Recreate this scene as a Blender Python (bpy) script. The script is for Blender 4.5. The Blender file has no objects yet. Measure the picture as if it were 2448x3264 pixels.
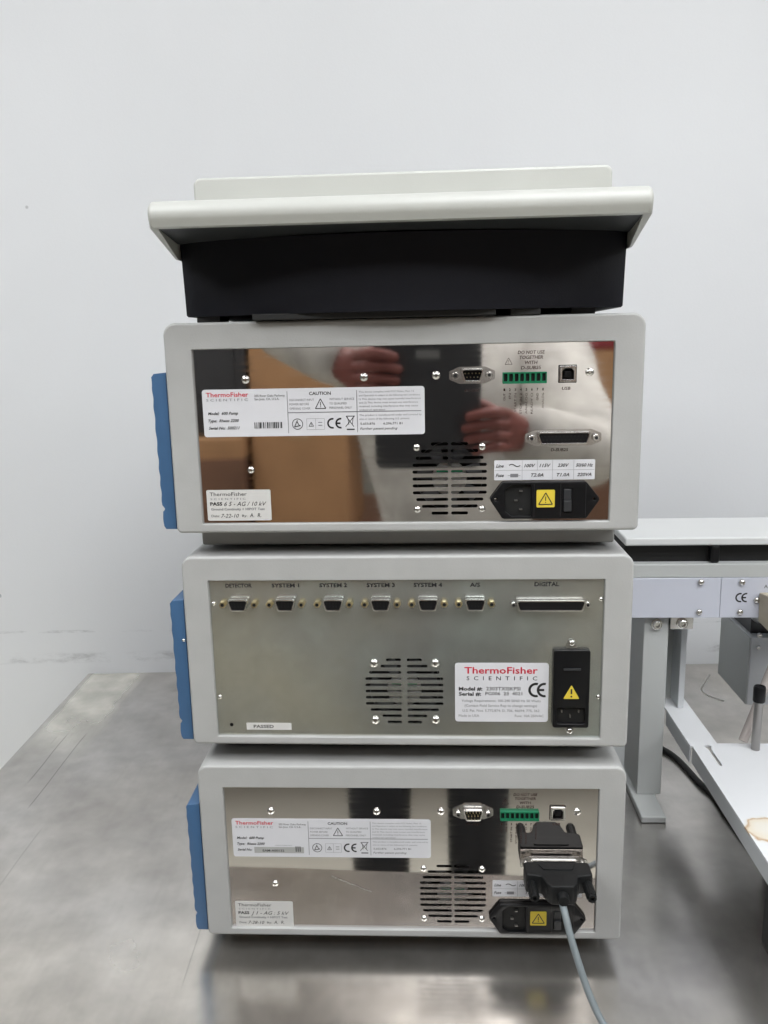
import bpy, bmesh, math, random
from mathutils import Vector, Matrix
random.seed(7)
PI = math.pi
sc = bpy.context.scene
COL = sc.collection

# ------------------------------------------------------------------ camera
CAMP = Vector((0.01049, -0.63571, 0.52935))
pit, yaw, rol = math.radians(-11.52917), math.radians(-3.3052), math.radians(-1.21654)
F = Vector((math.sin(yaw)*math.cos(pit), math.cos(yaw)*math.cos(pit), math.sin(pit)))
Rr = Vector((math.cos(yaw), -math.sin(yaw), 0)); Up = Rr.cross(F)
R2 = Rr*math.cos(rol)+Up*math.sin(rol); U2 = -Rr*math.sin(rol)+Up*math.cos(rol)
M = Matrix.Identity(4)
for i in range(3):
    M[i][0] = R2[i]; M[i][1] = U2[i]; M[i][2] = -F[i]; M[i][3] = CAMP[i]
cd = bpy.data.cameras.new('camera'); cam = bpy.data.objects.new('camera', cd); COL.objects.link(cam)
cam.matrix_world = M
cd.sensor_fit = 'VERTICAL'; cd.sensor_height = 24.0; cd.sensor_width = 18.0
cd.lens = 2649.28/3264*24.0
cd.clip_start = 0.004; cd.clip_end = 60
sc.camera = cam

# ------------------------------------------------------------------ world, exposure
w = bpy.data.worlds.new('World'); sc.world = w; w.use_nodes = True
w.node_tree.nodes['Background'].inputs[0].default_value = (0.8, 0.86, 0.95, 1)
w.node_tree.nodes['Background'].inputs[1].default_value = 0.12
sc.view_settings.view_transform = 'Standard'; sc.view_settings.look = 'None'
sc.view_settings.exposure = 0.0; sc.view_settings.gamma = 1
sc.cycles.max_bounces = 10; sc.cycles.diffuse_bounces = 5; sc.cycles.glossy_bounces = 5
sc.cycles.caustics_reflective = False; sc.cycles.caustics_refractive = False

LAMP_E = 9.2
LAMPS = [(-1.35, -0.70), (0.55, -0.70), (2.3, -0.70), (-1.35, -1.45), (0.55, -1.45), (2.3, -1.45)]

# ------------------------------------------------------------------ materials
def mat(name, col, rough=0.5, metal=0.0, bump=0.0, bscale=600, var=0.0, vscale=8, spec=0.5, coat=0.0, rvar=0.0, emit=None, alpha=1, trans=0):
    m = bpy.data.materials.new(name); m.use_nodes = True
    nt = m.node_tree; N = nt.nodes; L = nt.links; b = N['Principled BSDF']
    b.inputs['Base Color'].default_value = (*col, 1); b.inputs['Roughness'].default_value = rough
    b.inputs['Metallic'].default_value = metal; b.inputs['Specular IOR Level'].default_value = spec
    b.inputs['Coat Weight'].default_value = coat
    b.inputs['Transmission Weight'].default_value = trans
    if emit: b.inputs['Emission Color'].default_value = (*emit[:3], 1); b.inputs['Emission Strength'].default_value = emit[3]
    tc = N.new('ShaderNodeTexCoord')
    if var > 0 or rvar > 0:
        n = N.new('ShaderNodeTexNoise'); n.inputs['Scale'].default_value = vscale; n.inputs['Detail'].default_value = 5
        L.new(tc.outputs['Object'], n.inputs['Vector'])
        if var > 0:
            r = N.new('ShaderNodeMapRange'); r.inputs[1].default_value = 0.3; r.inputs[2].default_value = 0.7
            r.inputs[3].default_value = 1-var; r.inputs[4].default_value = 1+var
            L.new(n.outputs['Fac'], r.inputs[0])
            mx = N.new('ShaderNodeVectorMath'); mx.operation = 'SCALE'; mx.inputs[0].default_value = col
            L.new(r.outputs[0], mx.inputs['Scale']); L.new(mx.outputs[0], b.inputs['Base Color'])
        if rvar > 0:
            r2 = N.new('ShaderNodeMapRange'); r2.inputs[1].default_value = 0.3; r2.inputs[2].default_value = 0.7
            r2.inputs[3].default_value = max(0.02, rough-rvar); r2.inputs[4].default_value = rough+rvar
            L.new(n.outputs['Fac'], r2.inputs[0]); L.new(r2.outputs[0], b.inputs['Roughness'])
    if bump > 0:
        n2 = N.new('ShaderNodeTexNoise'); n2.inputs['Scale'].default_value = bscale; n2.inputs['Detail'].default_value = 3
        L.new(tc.outputs['Object'], n2.inputs['Vector'])
        bp = N.new('ShaderNodeBump'); bp.inputs['Strength'].default_value = bump; bp.inputs['Distance'].default_value = 0.0006
        L.new(n2.outputs['Fac'], bp.inputs['Height']); L.new(bp.outputs[0], b.inputs['Normal'])
    return m

def NN(m): return m.node_tree.nodes, m.node_tree.links, m.node_tree.nodes['Principled BSDF']

case_m = mat('case_paint', (0.44, 0.44, 0.433), 0.42, bump=0.22, bscale=700, var=0.045, vscale=30, rvar=0.05)
lid_m = mat('lid_plastic', (0.53, 0.535, 0.505), 0.38, bump=0.10, bscale=900, var=0.02, vscale=20)
plinth_m = mat('plinth_paint', (0.42, 0.42, 0.41), 0.5, bump=0.1, bscale=900, var=0.04, vscale=30)
blue_m = mat('blue_plastic', (0.052, 0.125, 0.25), 0.42, bump=0.15, bscale=1200, var=0.05, vscale=40)
dark_m = mat('dark_plastic', (0.0075, 0.0078, 0.0120), 0.5, spec=0.25, bump=0.25, bscale=1500, var=0.10, vscale=20)
under_m = mat('underside_plastic', (0.022, 0.024, 0.025), 0.5, bump=0.2, bscale=1500)
black_m = mat('black_plastic', (0.006, 0.006, 0.007), 0.38, spec=0.28, bump=0.1, bscale=1500, var=0.1, vscale=60)
hood_m = mat('hood_plastic', (0.008, 0.0085, 0.009), 0.45, spec=0.28, bump=0.5, bscale=1300, var=0.15, vscale=80)
cav_m = mat('cavity_dark', (0.006, 0.006, 0.006), 0.7)
label_m = mat('label_paper', (0.70, 0.70, 0.73), 0.35, var=0.02, vscale=60)
ink_m = mat('black_ink', (0.02, 0.02, 0.022), 0.5)
inkg_m = mat('grey_ink', (0.22, 0.22, 0.235), 0.5)
red_m = mat('red_ink', (0.62, 0.02, 0.05), 0.5)
yel_m = mat('yellow_sticker', (0.75, 0.58, 0.06), 0.4, var=0.03, vscale=90)
chrome_m = mat('nickel', (0.72, 0.71, 0.69), 0.18, 1.0, var=0.06, vscale=300)
pin_m = mat('dull_pin', (0.35, 0.34, 0.33), 0.4, 1.0)
shell_m = mat('connector_shell', (0.68, 0.67, 0.65), 0.25, 1.0, var=0.08, vscale=200)
gold_m = mat('gold_chromate', (0.68, 0.58, 0.36), 0.30, 1.0, var=0.12, vscale=300)
green_m = mat('terminal_green', (0.01, 0.17, 0.08), 0.4, var=0.05, vscale=100)
cable_m = mat('grey_cable_jacket', (0.20, 0.23, 0.245), 0.42, bump=0.1, bscale=500, var=0.05, vscale=60)
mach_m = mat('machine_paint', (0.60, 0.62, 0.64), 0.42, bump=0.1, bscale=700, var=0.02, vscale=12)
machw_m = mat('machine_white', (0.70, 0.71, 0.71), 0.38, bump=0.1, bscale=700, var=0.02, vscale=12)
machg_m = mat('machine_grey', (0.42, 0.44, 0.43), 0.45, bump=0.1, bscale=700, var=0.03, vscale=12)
panel_m = mat('panel_lilac', (0.58, 0.60, 0.68), 0.40, bump=0.1, bscale=700, var=0.02, vscale=12)
cloth_m = mat('coat_cloth', (0.52, 0.505, 0.47), 0.85, bump=1.0, bscale=22, var=0.28, vscale=14)
trou_m = mat('trouser_cloth', (0.018, 0.019, 0.024), 0.85, bump=0.5, bscale=80, var=0.2, vscale=12)
skin_m = mat('skin', (0.20, 0.062, 0.050), 0.5, bump=0.3, bscale=300, var=0.15, vscale=40)
hair_m = mat('hair', (0.02, 0.015, 0.012), 0.6, bump=0.8, bscale=200)
card_m = mat('cardboard', (0.36, 0.20, 0.095), 0.8, bump=0.3, bscale=80, var=0.14, vscale=6)
card2_m = mat('brown_cardboard', (0.155, 0.080, 0.048), 0.8, bump=0.3, bscale=80, var=0.18, vscale=6)
tape_m = mat('packing_tape', (0.40, 0.28, 0.16), 0.3)
darkbox_m = mat('dark_cabinet_paint', (0.030, 0.031, 0.034), 0.45, var=0.1, vscale=3)
redcase_m = mat('dark_red_plastic', (0.20, 0.015, 0.025), 0.45, var=0.15, vscale=5)
rubber_m = mat('rubber', (0.02, 0.02, 0.02), 0.7)
beige_m = mat('beige_block', (0.52, 0.46, 0.36), 0.6, bump=0.3, bscale=200, var=0.12, vscale=60)
tube_m = mat('clear_tubing', (0.62, 0.56, 0.53), 0.25, var=0.04, vscale=80, trans=0.35)
wire_m = mat('white_wire', (0.85, 0.84, 0.80), 0.35, 0.6)

# mirror-polished steel of the pump back plates
def plate_mat(name, col, rough, waves, scratch):
    m = mat(name, col, rough, 1.0); N, L, b = NN(m)
    tc = N.new('ShaderNodeTexCoord')
    n = N.new('ShaderNodeTexNoise'); n.inputs['Scale'].default_value = 9; n.inputs['Detail'].default_value = 1
    L.new(tc.outputs['Object'], n.inputs['Vector'])
    bp = N.new('ShaderNodeBump'); bp.inputs['Strength'].default_value = waves; bp.inputs['Distance'].default_value = 0.0012
    L.new(n.outputs['Fac'], bp.inputs['Height']); L.new(bp.outputs[0], b.inputs['Normal'])
    g = N.new('ShaderNodeTexNoise'); g.inputs['Scale'].default_value = 30; g.inputs['Detail'].default_value = 6
    mp = N.new('ShaderNodeMapping'); mp.inputs['Scale'].default_value = (1, 1, 12)
    L.new(tc.outputs['Object'], mp.inputs[0]); L.new(mp.outputs[0], g.inputs['Vector'])
    r = N.new('ShaderNodeMapRange'); r.inputs[1].default_value = 0.35; r.inputs[2].default_value = 0.75
    r.inputs[3].default_value = rough; r.inputs[4].default_value = rough+scratch
    L.new(g.outputs['Fac'], r.inputs[0]); L.new(r.outputs[0], b.inputs['Roughness'])
    return m
mirror_m = plate_mat('polished_steel', (0.70, 0.665, 0.645), 0.030, 0.16, 0.035)

# zinc plate with a passivated, cloudy green-yellow bloom
zinc_m = mat('zinc_plate', (0.42, 0.43, 0.36), 0.34, 0.9)
N, L, b = NN(zinc_m)
tc = N.new('ShaderNodeTexCoord')
n = N.new('ShaderNodeTexNoise'); n.inputs['Scale'].default_value = 5.5; n.inputs['Detail'].default_value = 5
L.new(tc.outputs['Object'], n.inputs['Vector'])
cr = N.new('ShaderNodeValToRGB'); e = cr.color_ramp.elements
e[0].position = 0.30; e[0].color = (0.86, 0.83, 0.69, 1); e[1].position = 0.72; e[1].color = (0.74, 0.87, 0.83, 1)
k = cr.color_ramp.elements.new(0.5); k.color = (0.66, 0.68, 0.65, 1)
L.new(n.outputs['Fac'], cr.inputs[0])
fn = N.new('ShaderNodeTexNoise'); fn.inputs['Scale'].default_value = 45; fn.inputs['Detail'].default_value = 8; fn.inputs['Roughness'].default_value = 0.7; L.new(tc.outputs['Object'], fn.inputs['Vector'])
mr = N.new('ShaderNodeMapRange'); mr.inputs[1].default_value = 0.25; mr.inputs[2].default_value = 0.75; mr.inputs[3].default_value = 0.86; mr.inputs[4].default_value = 1.10; L.new(fn.outputs['Fac'], mr.inputs[0])
sm = N.new('ShaderNodeVectorMath'); sm.operation = 'SCALE'; L.new(cr.outputs[0], sm.inputs[0]); L.new(mr.outputs[0], sm.inputs['Scale'])
L.new(sm.outputs[0], b.inputs['Base Color'])
mr2 = N.new('ShaderNodeMapRange'); mr2.inputs[3].default_value = 0.20; mr2.inputs[4].default_value = 0.32; L.new(n.outputs['Fac'], mr2.inputs[0])
L.new(mr2.outputs[0], b.inputs['Roughness'])

# stainless table: brushed, worn, with scratches and dull patches
steel_m = mat('worn_stainless', (0.5, 0.5, 0.5), 0.3, 1.0)
N, L, b = NN(steel_m)
tc = N.new('ShaderNodeTexCoord')
def noise(scale, detail, map_scale=None, dist=0.0, rot=None):
    n = N.new('ShaderNodeTexNoise'); n.inputs['Scale'].default_value = scale; n.inputs['Detail'].default_value = detail; n.inputs['Distortion'].default_value = dist
    if map_scale or rot:
        mp = N.new('ShaderNodeMapping')
        if map_scale: mp.inputs['Scale'].default_value = map_scale
        if rot: mp.inputs['Rotation'].default_value = rot
        L.new(tc.outputs['Object'], mp.inputs[0]); L.new(mp.outputs[0], n.inputs['Vector'])
    else: L.new(tc.outputs['Object'], n.inputs['Vector'])
    return n
def rng(src, a, b_, c, d):
    r = N.new('ShaderNodeMapRange'); r.interpolation_type = 'SMOOTHSTEP'; r.inputs[1].default_value = a; r.inputs[2].default_value = b_; r.inputs[3].default_value = c; r.inputs[4].default_value = d
    L.new(src, r.inputs[0]); return r.outputs[0]
def mul(a, b_):
    m_ = N.new('ShaderNodeMath'); m_.operation = 'MULTIPLY'; L.new(a, m_.inputs[0])
    if isinstance(b_, (int, float)): m_.inputs[1].default_value = b_
    else: L.new(b_, m_.inputs[1])
    return m_.outputs[0]
big = noise(4.0, 6); brush = noise(26, 3, (9, 0.6, 1)); sm2 = noise(18, 6)
scr = noise(9, 2, (26, 0.7, 1), rot=(0, 0, 0.03))
scm = rng(scr.outputs['Fac'], 0.3, 0.8, 1.012, 0.98)
mid = noise(10, 7); mid.inputs['Roughness'].default_value = 0.62; fin = noise(55, 5)
tsep = N.new('ShaderNodeSeparateXYZ'); L.new(tc.outputs['Object'], tsep.inputs[0]); wob = noise(6, 2)
for xs, y0_, y1_, dp in ((0.052, -0.36, -0.215, 0.45), (0.078, -0.42, -0.215, 0.42), (0.040, -0.26, -0.215, 0.25), (0.112, -0.66, -0.45, 0.2), (0.33, -0.70, -0.60, 0.2)):
    sx_ = N.new('ShaderNodeMath'); sx_.operation = 'SUBTRACT'; L.new(tsep.outputs['X'], sx_.inputs[0]); L.new(rng(wob.outputs['Fac'], 0.2, 0.8, xs-0.0012, xs+0.0012), sx_.inputs[1])
    ab_ = N.new('ShaderNodeMath'); ab_.operation = 'ABSOLUTE'; L.new(sx_.outputs[0], ab_.inputs[0])
    lm = rng(ab_.outputs[0], 0.0003, 0.0010, 1.0, 0.0)
    g1 = rng(tsep.outputs['Y'], y0_, y0_+0.02, 0, 1); g2 = rng(tsep.outputs['Y'], y1_-0.02, y1_, 1, 0)
    mk = mul(mul(mul(lm, g1), g2), dp); iv = N.new('ShaderNodeMath'); iv.operation = 'SUBTRACT'; iv.inputs[0].default_value = 1; L.new(mk, iv.inputs[1]); scm = mul(scm, iv.outputs[0])
val = mul(rng(big.outputs['Fac'], 0.2, 0.8, 0.80, 1.10), rng(sm2.outputs['Fac'], 0.3, 0.7, 0.90, 1.07))
val = mul(val, rng(brush.outputs['Fac'], 0.2, 0.8, 0.988, 1.01)); val = mul(val, scm)
val = mul(val, rng(mid.outputs['Fac'], 0.25, 0.75, 0.82, 1.10)); val = mul(val, rng(fin.outputs['Fac'], 0.25, 0.75, 0.955, 1.035))
cc = N.new('ShaderNodeValToRGB'); cc.color_ramp.elements[0].color = (0.72, 0.68, 0.625, 1); cc.color_ramp.elements[1].color = (0.64, 0.62, 0.60, 1)
cc.color_ramp.elements[0].position = 0.4; cc.color_ramp.elements[1].position = 0.6
hue = noise(2.2, 3); L.new(hue.outputs['Fac'], cc.inputs[0])
vs = N.new('ShaderNodeVectorMath'); vs.operation = 'SCALE'; 
# pale cream, less metallic patch in the far corner
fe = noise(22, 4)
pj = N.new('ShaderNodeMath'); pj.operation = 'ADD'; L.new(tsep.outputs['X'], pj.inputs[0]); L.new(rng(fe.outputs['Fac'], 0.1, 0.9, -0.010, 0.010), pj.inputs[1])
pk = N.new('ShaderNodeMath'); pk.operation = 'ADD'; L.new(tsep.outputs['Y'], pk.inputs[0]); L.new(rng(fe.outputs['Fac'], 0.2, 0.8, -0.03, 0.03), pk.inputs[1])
pale_patch = mul(mul(mul(rng(pj.outputs[0], 0.080, 0.106, 1.0, 0.0), rng(pk.outputs[0], -0.36, -0.14, 0.0, 1.0)), rng(tsep.outputs['X'], 0.004, 0.014, 0, 1)), rng(sm2.outputs['Fac'], 0.1, 0.9, 0.42, 0.72))
fm = N.new('ShaderNodeMix'); fm.data_type = 'RGBA'; L.new(pale_patch, fm.inputs[0]); L.new(cc.outputs[0], fm.inputs[6]); fm.inputs[7].default_value = (0.84, 0.82, 0.72, 1)
iv2 = N.new('ShaderNodeMapRange'); iv2.inputs[3].default_value = 0.92; iv2.inputs[4].default_value = 0.45; L.new(pale_patch, iv2.inputs[0]); L.new(iv2.outputs[0], b.inputs['Metallic'])
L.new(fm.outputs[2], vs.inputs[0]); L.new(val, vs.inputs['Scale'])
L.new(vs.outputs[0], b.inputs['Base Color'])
L.new(rng(big.outputs['Fac'], 0.22, 0.78, 0.20, 0.28), b.inputs['Roughness'])
b.inputs['Anisotropic'].default_value = 0.3
bp = N.new('ShaderNodeBump'); bp.inputs['Strength'].default_value = 0.03; bp.inputs['Distance'].default_value = 0.0004
L.new(brush.outputs['Fac'], bp.inputs['Height']); L.new(bp.outputs[0], b.inputs['Normal'])

# painted wall with orange-peel, nicks and a rubbed scuff line
wall_m = mat('wall_paint', (0.74, 0.755, 0.775), 0.6)
N, L, b = NN(wall_m)
tc = N.new('ShaderNodeTexCoord')
peel = noise(260, 3); soft = noise(1.6, 3); und = noise(9, 3)
sep = N.new('ShaderNodeSeparateXYZ'); L.new(tc.outputs['Object'], sep.inputs[0])
def band(zc, half):
    s = N.new('ShaderNodeMath'); s.operation = 'SUBTRACT'; L.new(sep.outputs['Z'], s.inputs[0]); s.inputs[1].default_value = zc
    a = N.new('ShaderNodeMath'); a.operation = 'ABSOLUTE'; L.new(s.outputs[0], a.inputs[0])
    return rng(a.outputs[0], half*0.3, half, 1.0, 0.0)
smear = noise(13, 12, (1, 1, 3)); smear2 = noise(11, 12, (1, 1, 5)); smear.inputs['Roughness'].default_value = 0.72; smear2.inputs['Roughness'].default_value = 0.72
s1 = mul(mul(band(0.027, 0.012), rng(smear.outputs['Fac'], 0.46, 0.72, 0, 1)), 0.42)
s2 = mul(mul(band(0.073, 0.0035), rng(smear2.outputs['Fac'], 0.48, 0.66, 0, 1)), 0.36)
vor = N.new('ShaderNodeTexVoronoi'); vor.inputs['Scale'].default_value = 7.0; L.new(tc.outputs['Object'], vor.inputs['Vector'])
nick = mul(rng(vor.outputs['Distance'], 0.022, 0.032, 0.35, 0.0), 1.0)
ad = N.new('ShaderNodeMath'); ad.operation = 'ADD'; L.new(s1, ad.inputs[0]); L.new(s2, ad.inputs[1])
ad2 = N.new('ShaderNodeMath'); ad2.operation = 'ADD'; L.new(ad.outputs[0], ad2.inputs[0]); L.new(nick, ad2.inputs[1])
one = N.new('ShaderNodeMath'); one.operation = 'SUBTRACT'; one.inputs[0].default_value = 1.0; L.new(ad2.outputs[0], one.inputs[1])
v2 = mul(one.outputs[0], rng(soft.outputs['Fac'], 0.3, 0.7, 0.975, 1.02))
vs = N.new('ShaderNodeVectorMath'); vs.operation = 'SCALE'; vs.inputs[0].default_value = (0.79, 0.80, 0.82); L.new(v2, vs.inputs['Scale'])
L.new(vs.outputs[0], b.inputs['Base Color'])
bp = N.new('ShaderNodeBump'); bp.inputs['Strength'].default_value = 0.16; bp.inputs['Distance'].default_value = 0.0008; L.new(peel.outputs['Fac'], bp.inputs['Height'])
bp2 = N.new('ShaderNodeBump'); bp2.inputs['Strength'].default_value = 0.25; bp2.inputs['Distance'].default_value = 0.004; L.new(und.outputs['Fac'], bp2.inputs['Height'])
L.new(bp.outputs[0], bp2.inputs['Normal']); L.new(bp2.outputs[0], b.inputs['Normal'])

ceil_m = mat('ceiling_paint', (0.42, 0.42, 0.42), 0.8)
far_m = mat('far_wall_paint', (0.22, 0.215, 0.19), 0.7, var=0.05, vscale=2)
floor_m = mat('floor_vinyl', (0.74, 0.72, 0.63), 0.45, var=0.05, vscale=3)
lamp_m = mat('lamp_diffuser', (0.9, 0.9, 0.9), 0.5, emit=(0.965, 0.985, 1.0, LAMP_E))

# tray paint with a brown ring stain
tray_m = mat('tray_paint', (0.74, 0.75, 0.77), 0.38)
N, L, b = NN(tray_m)
tc = N.new('ShaderNodeTexCoord')
sub = N.new('ShaderNodeVectorMath'); sub.operation = 'SUBTRACT'; sub.inputs[1].default_value = (0.3145, 0.0545, 0.0915); L.new(tc.outputs['Object'], sub.inputs[0])
nz = noise(60, 4)
nm = N.new('ShaderNodeVectorMath'); nm.operation = 'SCALE'; nm.inputs['Scale'].default_value = 0.011; L.new(nz.outputs['Color'], nm.inputs[0])
s3 = N.new('ShaderNodeVectorMath'); s3.operation = 'ADD'; L.new(sub.outputs[0], s3.inputs[0]); L.new(nm.outputs[0], s3.inputs[1])
ln = N.new('ShaderNodeVectorMath'); ln.operation = 'LENGTH'; L.new(s3.outputs[0], ln.inputs[0])
crr = N.new('ShaderNodeValToRGB'); crr.color_ramp.elements[0].color = (0.74, 0.72, 0.67, 1); crr.color_ramp.elements[0].position = 0.0
crr.color_ramp.elements[1].color = (0.74, 0.75, 0.77, 1); crr.color_ramp.elements[1].position = 0.60
for p_, c_ in ((0.30, (0.74, 0.70, 0.62, 1)), (0.44, (0.72, 0.65, 0.54, 1)), (0.50, (0.50, 0.34, 0.20, 1)), (0.54, (0.72, 0.70, 0.66, 1))):
    k = crr.color_ramp.elements.new(p_); k.color = c_
L.new(rng(ln.outputs['Value'], 0, 0.045, 0, 1), crr.inputs[0]); L.new(crr.outputs[0], b.inputs['Base Color'])

# ------------------------------------------------------------------ helpers
def tag(o, label=None, cat=None, group=None, kind=None):
    if label: o['label'] = label
    if cat: o['category'] = cat
    if group: o['group'] = group
    if kind: o['kind'] = kind
    return o
def empty(name, loc=(0, 0, 0), rz=0.0):
    o = bpy.data.objects.new(name, None); COL.objects.link(o); o.location = loc; o.rotation_euler = (0, 0, rz)
    o.empty_display_size = 0.02
    return o
class MB:
    def __init__(s): s.v = []; s.f = []
    def add(s, verts, faces):
        n = len(s.v); s.v += [tuple(v) for v in verts]; s.f += [tuple(i+n for i in f) for f in faces]; return s
    def box(s, x0, x1, y0, y1, z0, z1, mtx=None):
        vs = [Vector((x, y, z)) for z in (z0, z1) for y in (y0, y1) for x in (x0, x1)]
        if mtx: vs = [mtx @ v for v in vs]
        return s.add(vs, [(0, 2, 3, 1), (4, 5, 7, 6), (0, 1, 5, 4), (2, 6, 7, 3), (0, 4, 6, 2), (1, 3, 7, 5)])
    def lathe(s, prof, n=20, mtx=None, cap=True):      # prof: (r, h), axis = local -Y when mtx None
        vs = []
        for r, h in prof:
            for i in range(n):
                a = 2*PI*i/n; v = Vector((r*math.cos(a), -h, r*math.sin(a)))
                vs.append(mtx @ v if mtx else v)
        fs = []
        for k in range(len(prof)-1):
            for i in range(n):
                j = (i+1) % n; fs.append((k*n+i, k*n+j, (k+1)*n+j, (k+1)*n+i))
        if cap: fs.append(tuple(range(n-1, -1, -1))); fs.append(tuple((len(prof)-1)*n+i for i in range(n)))
        return s.add(vs, fs)
    def tube(s, pts, r, n=12):
        pts = [Vector(p) for p in pts]; vs = []; fs = []; prev = None
        for k, p in enumerate(pts):
            t = (pts[min(k+1, len(pts)-1)]-pts[max(k-1, 0)]).normalized()
            if prev is None: prev = t.orthogonal().normalized()
            a = (prev - t*prev.dot(t)).normalized(); prev = a; bb = t.cross(a)
            rr = r[k] if isinstance(r, (list, tuple)) else r
            for i in range(n):
                q = 2*PI*i/n; vs.append(p+(a*math.cos(q)+bb*math.sin(q))*rr)
        for k in range(len(pts)-1):
            for i in range(n):
                j = (i+1) % n; fs.append((k*n+i, k*n+j, (k+1)*n+j, (k+1)*n+i))
        fs.append(tuple(range(n-1, -1, -1))); fs.append(tuple((len(pts)-1)*n+i for i in range(n)))
        return s.add(vs, fs)
    def mesh(s, me, mtx=Matrix.Identity(4)):
        return s.add([mtx @ v.co for v in me.vertices], [tuple(p.vertices) for p in me.polygons])
    def data(s, name, m, smooth=True, angle=35):
        me = bpy.data.meshes.new(name); me.from_pydata(s.v, [], s.f); me.validate(); me.update()
        bm = bmesh.new(); bm.from_mesh(me); bmesh.ops.recalc_face_normals(bm, faces=bm.faces); bm.to_mesh(me); bm.free()
        me.materials.append(m)
        if smooth:
            me.shade_smooth(); me.set_sharp_from_angle(angle=math.radians(angle))
        return me
    def build(s, name, m, parent=None, smooth=True, angle=35, bevel=0, bseg=3, loc=None):
        me = s.data(name, m, smooth, angle)
        return link(name, me, parent, bevel, bseg, loc)
def link(name, me, parent=None, bevel=0, bseg=3, loc=None):
    o = bpy.data.objects.new(name, me); COL.objects.link(o); o.parent = parent
    if loc: o.location = loc
    if bevel:
        md = o.modifiers.new('bevel', 'BEVEL'); md.width = bevel; md.segments = bseg; md.limit_method = 'ANGLE'; md.angle_limit = math.radians(40)
        md.harden_normals = True
        me.shade_smooth(); me.set_sharp_from_angle(angle=math.radians(40))
    return o
def catmull(pts, sub=8):
    P = [Vector(p) for p in pts]; P = [P[0]*2-P[1]]+P+[P[-1]*2-P[-2]]; out = []
    for i in range(1, len(P)-2):
        for k in range(sub):
            t = k/sub
            out.append(0.5*((2*P[i])+(P[i+1]-P[i-1])*t+(2*P[i-1]-5*P[i]+4*P[i+1]-P[i+2])*t*t+(3*P[i]-P[i-1]-3*P[i+1]+P[i+2])*t**3))
    out.append(P[-2]); return out

def rrect(u0, u1, z0, z1, r, k=6):
    if not isinstance(r, (list, tuple)): r = [r]*4      # order: bl, br, tr, tl (counter-clockwise)
    out = []
    for (cx, cz, a0), rr in zip([(u0, z0, PI), (u1, z0, 1.5*PI), (u1, z1, 0), (u0, z1, 0.5*PI)], r):
        sx = 1 if cx == u0 else -1; sz = 1 if cz == z0 else -1
        for i in range(k+1):
            a = a0+0.5*PI*i/k
            out.append((cx+sx*rr+rr*math.cos(a), cz+sz*rr+rr*math.sin(a)))
    return out
def circle(cx, cz, r, n=20): return [(cx+r*math.cos(2*PI*i/n), cz+r*math.sin(2*PI*i/n)) for i in range(n)]
def dshape(cx, cz, w, h, r=0.0018, slant=0.0012, flip=False, k=4):
    a, b_ = w/2, w/2-slant*2
    if flip: a, b_ = b_, a
    pts = [(-b_, -h/2), (b_, -h/2), (a, h/2), (-a, h/2)]
    return [(cx+x, cz+z) for x, z in roundpoly(pts, r, k)]
def roundpoly(pts, r, k=4):
    out = []; n = len(pts)
    for i in range(n):
        p0 = Vector(pts[i-1]); p = Vector(pts[i]); p1 = Vector(pts[(i+1) % n])
        d0 = (p0-p).normalized(); d1 = (p1-p).normalized(); ang = d0.angle(d1); t = min(r/math.tan(ang/2), (p0-p).length*0.49, (p1-p).length*0.49)
        a = p+d0*t; b_ = p+d1*t
        for j in range(k+1):
            q = j/k; out.append(tuple((a*(1-q)+p*q)*(1-q)+(p*(1-q)+b_*q)*q))
    return out

def slab_mesh(loops, thick, bev=0.0, bres=2):
    """flat outline(s) in (u, z) with holes, as a mesh from y = 0 (back) to y = -thick (front)"""
    cu = bpy.data.curves.new('outline', 'CURVE'); cu.dimensions = '2D'; cu.fill_mode = 'BOTH'
    cu.extrude = max(thick/2-bev, 0); cu.bevel_depth = bev; cu.bevel_resolution = bres; cu.offset = -bev
    for lp in loops:
        sp = cu.splines.new('POLY'); sp.points.add(len(lp)-1); sp.use_cyclic_u = True
        for p, q in zip(sp.points, lp): p.co = (q[0], q[1], 0, 1)
    o = bpy.data.objects.new('outline', cu); COL.objects.link(o)
    dg = bpy.context.evaluated_depsgraph_get(); dg.update()
    me = bpy.data.meshes.new_from_object(o.evaluated_get(dg))
    bpy.data.objects.remove(o); bpy.data.curves.remove(cu)
    return me
def slab(name, loops, thick, m, parent, y=0.0, bev=0.0, bres=2, smooth=True):
    me = slab_mesh(loops, thick, bev, bres)
    mtx = Matrix(((1, 0, 0, 0), (0, 0, -1, y-thick/2), (0, 1, 0, 0), (0, 0, 0, 1)))
    mb = MB(); mb.mesh(me, mtx); bpy.data.meshes.remove(me)
    bmx = mb.data(name, m, smooth, 40)
    bm = bmesh.new(); bm.from_mesh(bmx); bmesh.ops.remove_doubles(bm, verts=bm.verts, dist=1e-6); bmesh.ops.recalc_face_normals(bm, faces=bm.faces); bm.to_mesh(bmx); bm.free()
    if smooth: bmx.shade_smooth(); bmx.set_sharp_from_angle(angle=math.radians(28))
    return link(name, bmx, parent)
def flat(mb, loops, y):
    me = slab_mesh(loops, 0.0); mb.mesh(me, Matrix(((1, 0, 0, 0), (0, 0, -1, y), (0, 1, 0, 0), (0, 0, 0, 1)))); bpy.data.meshes.remove(me)

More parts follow.
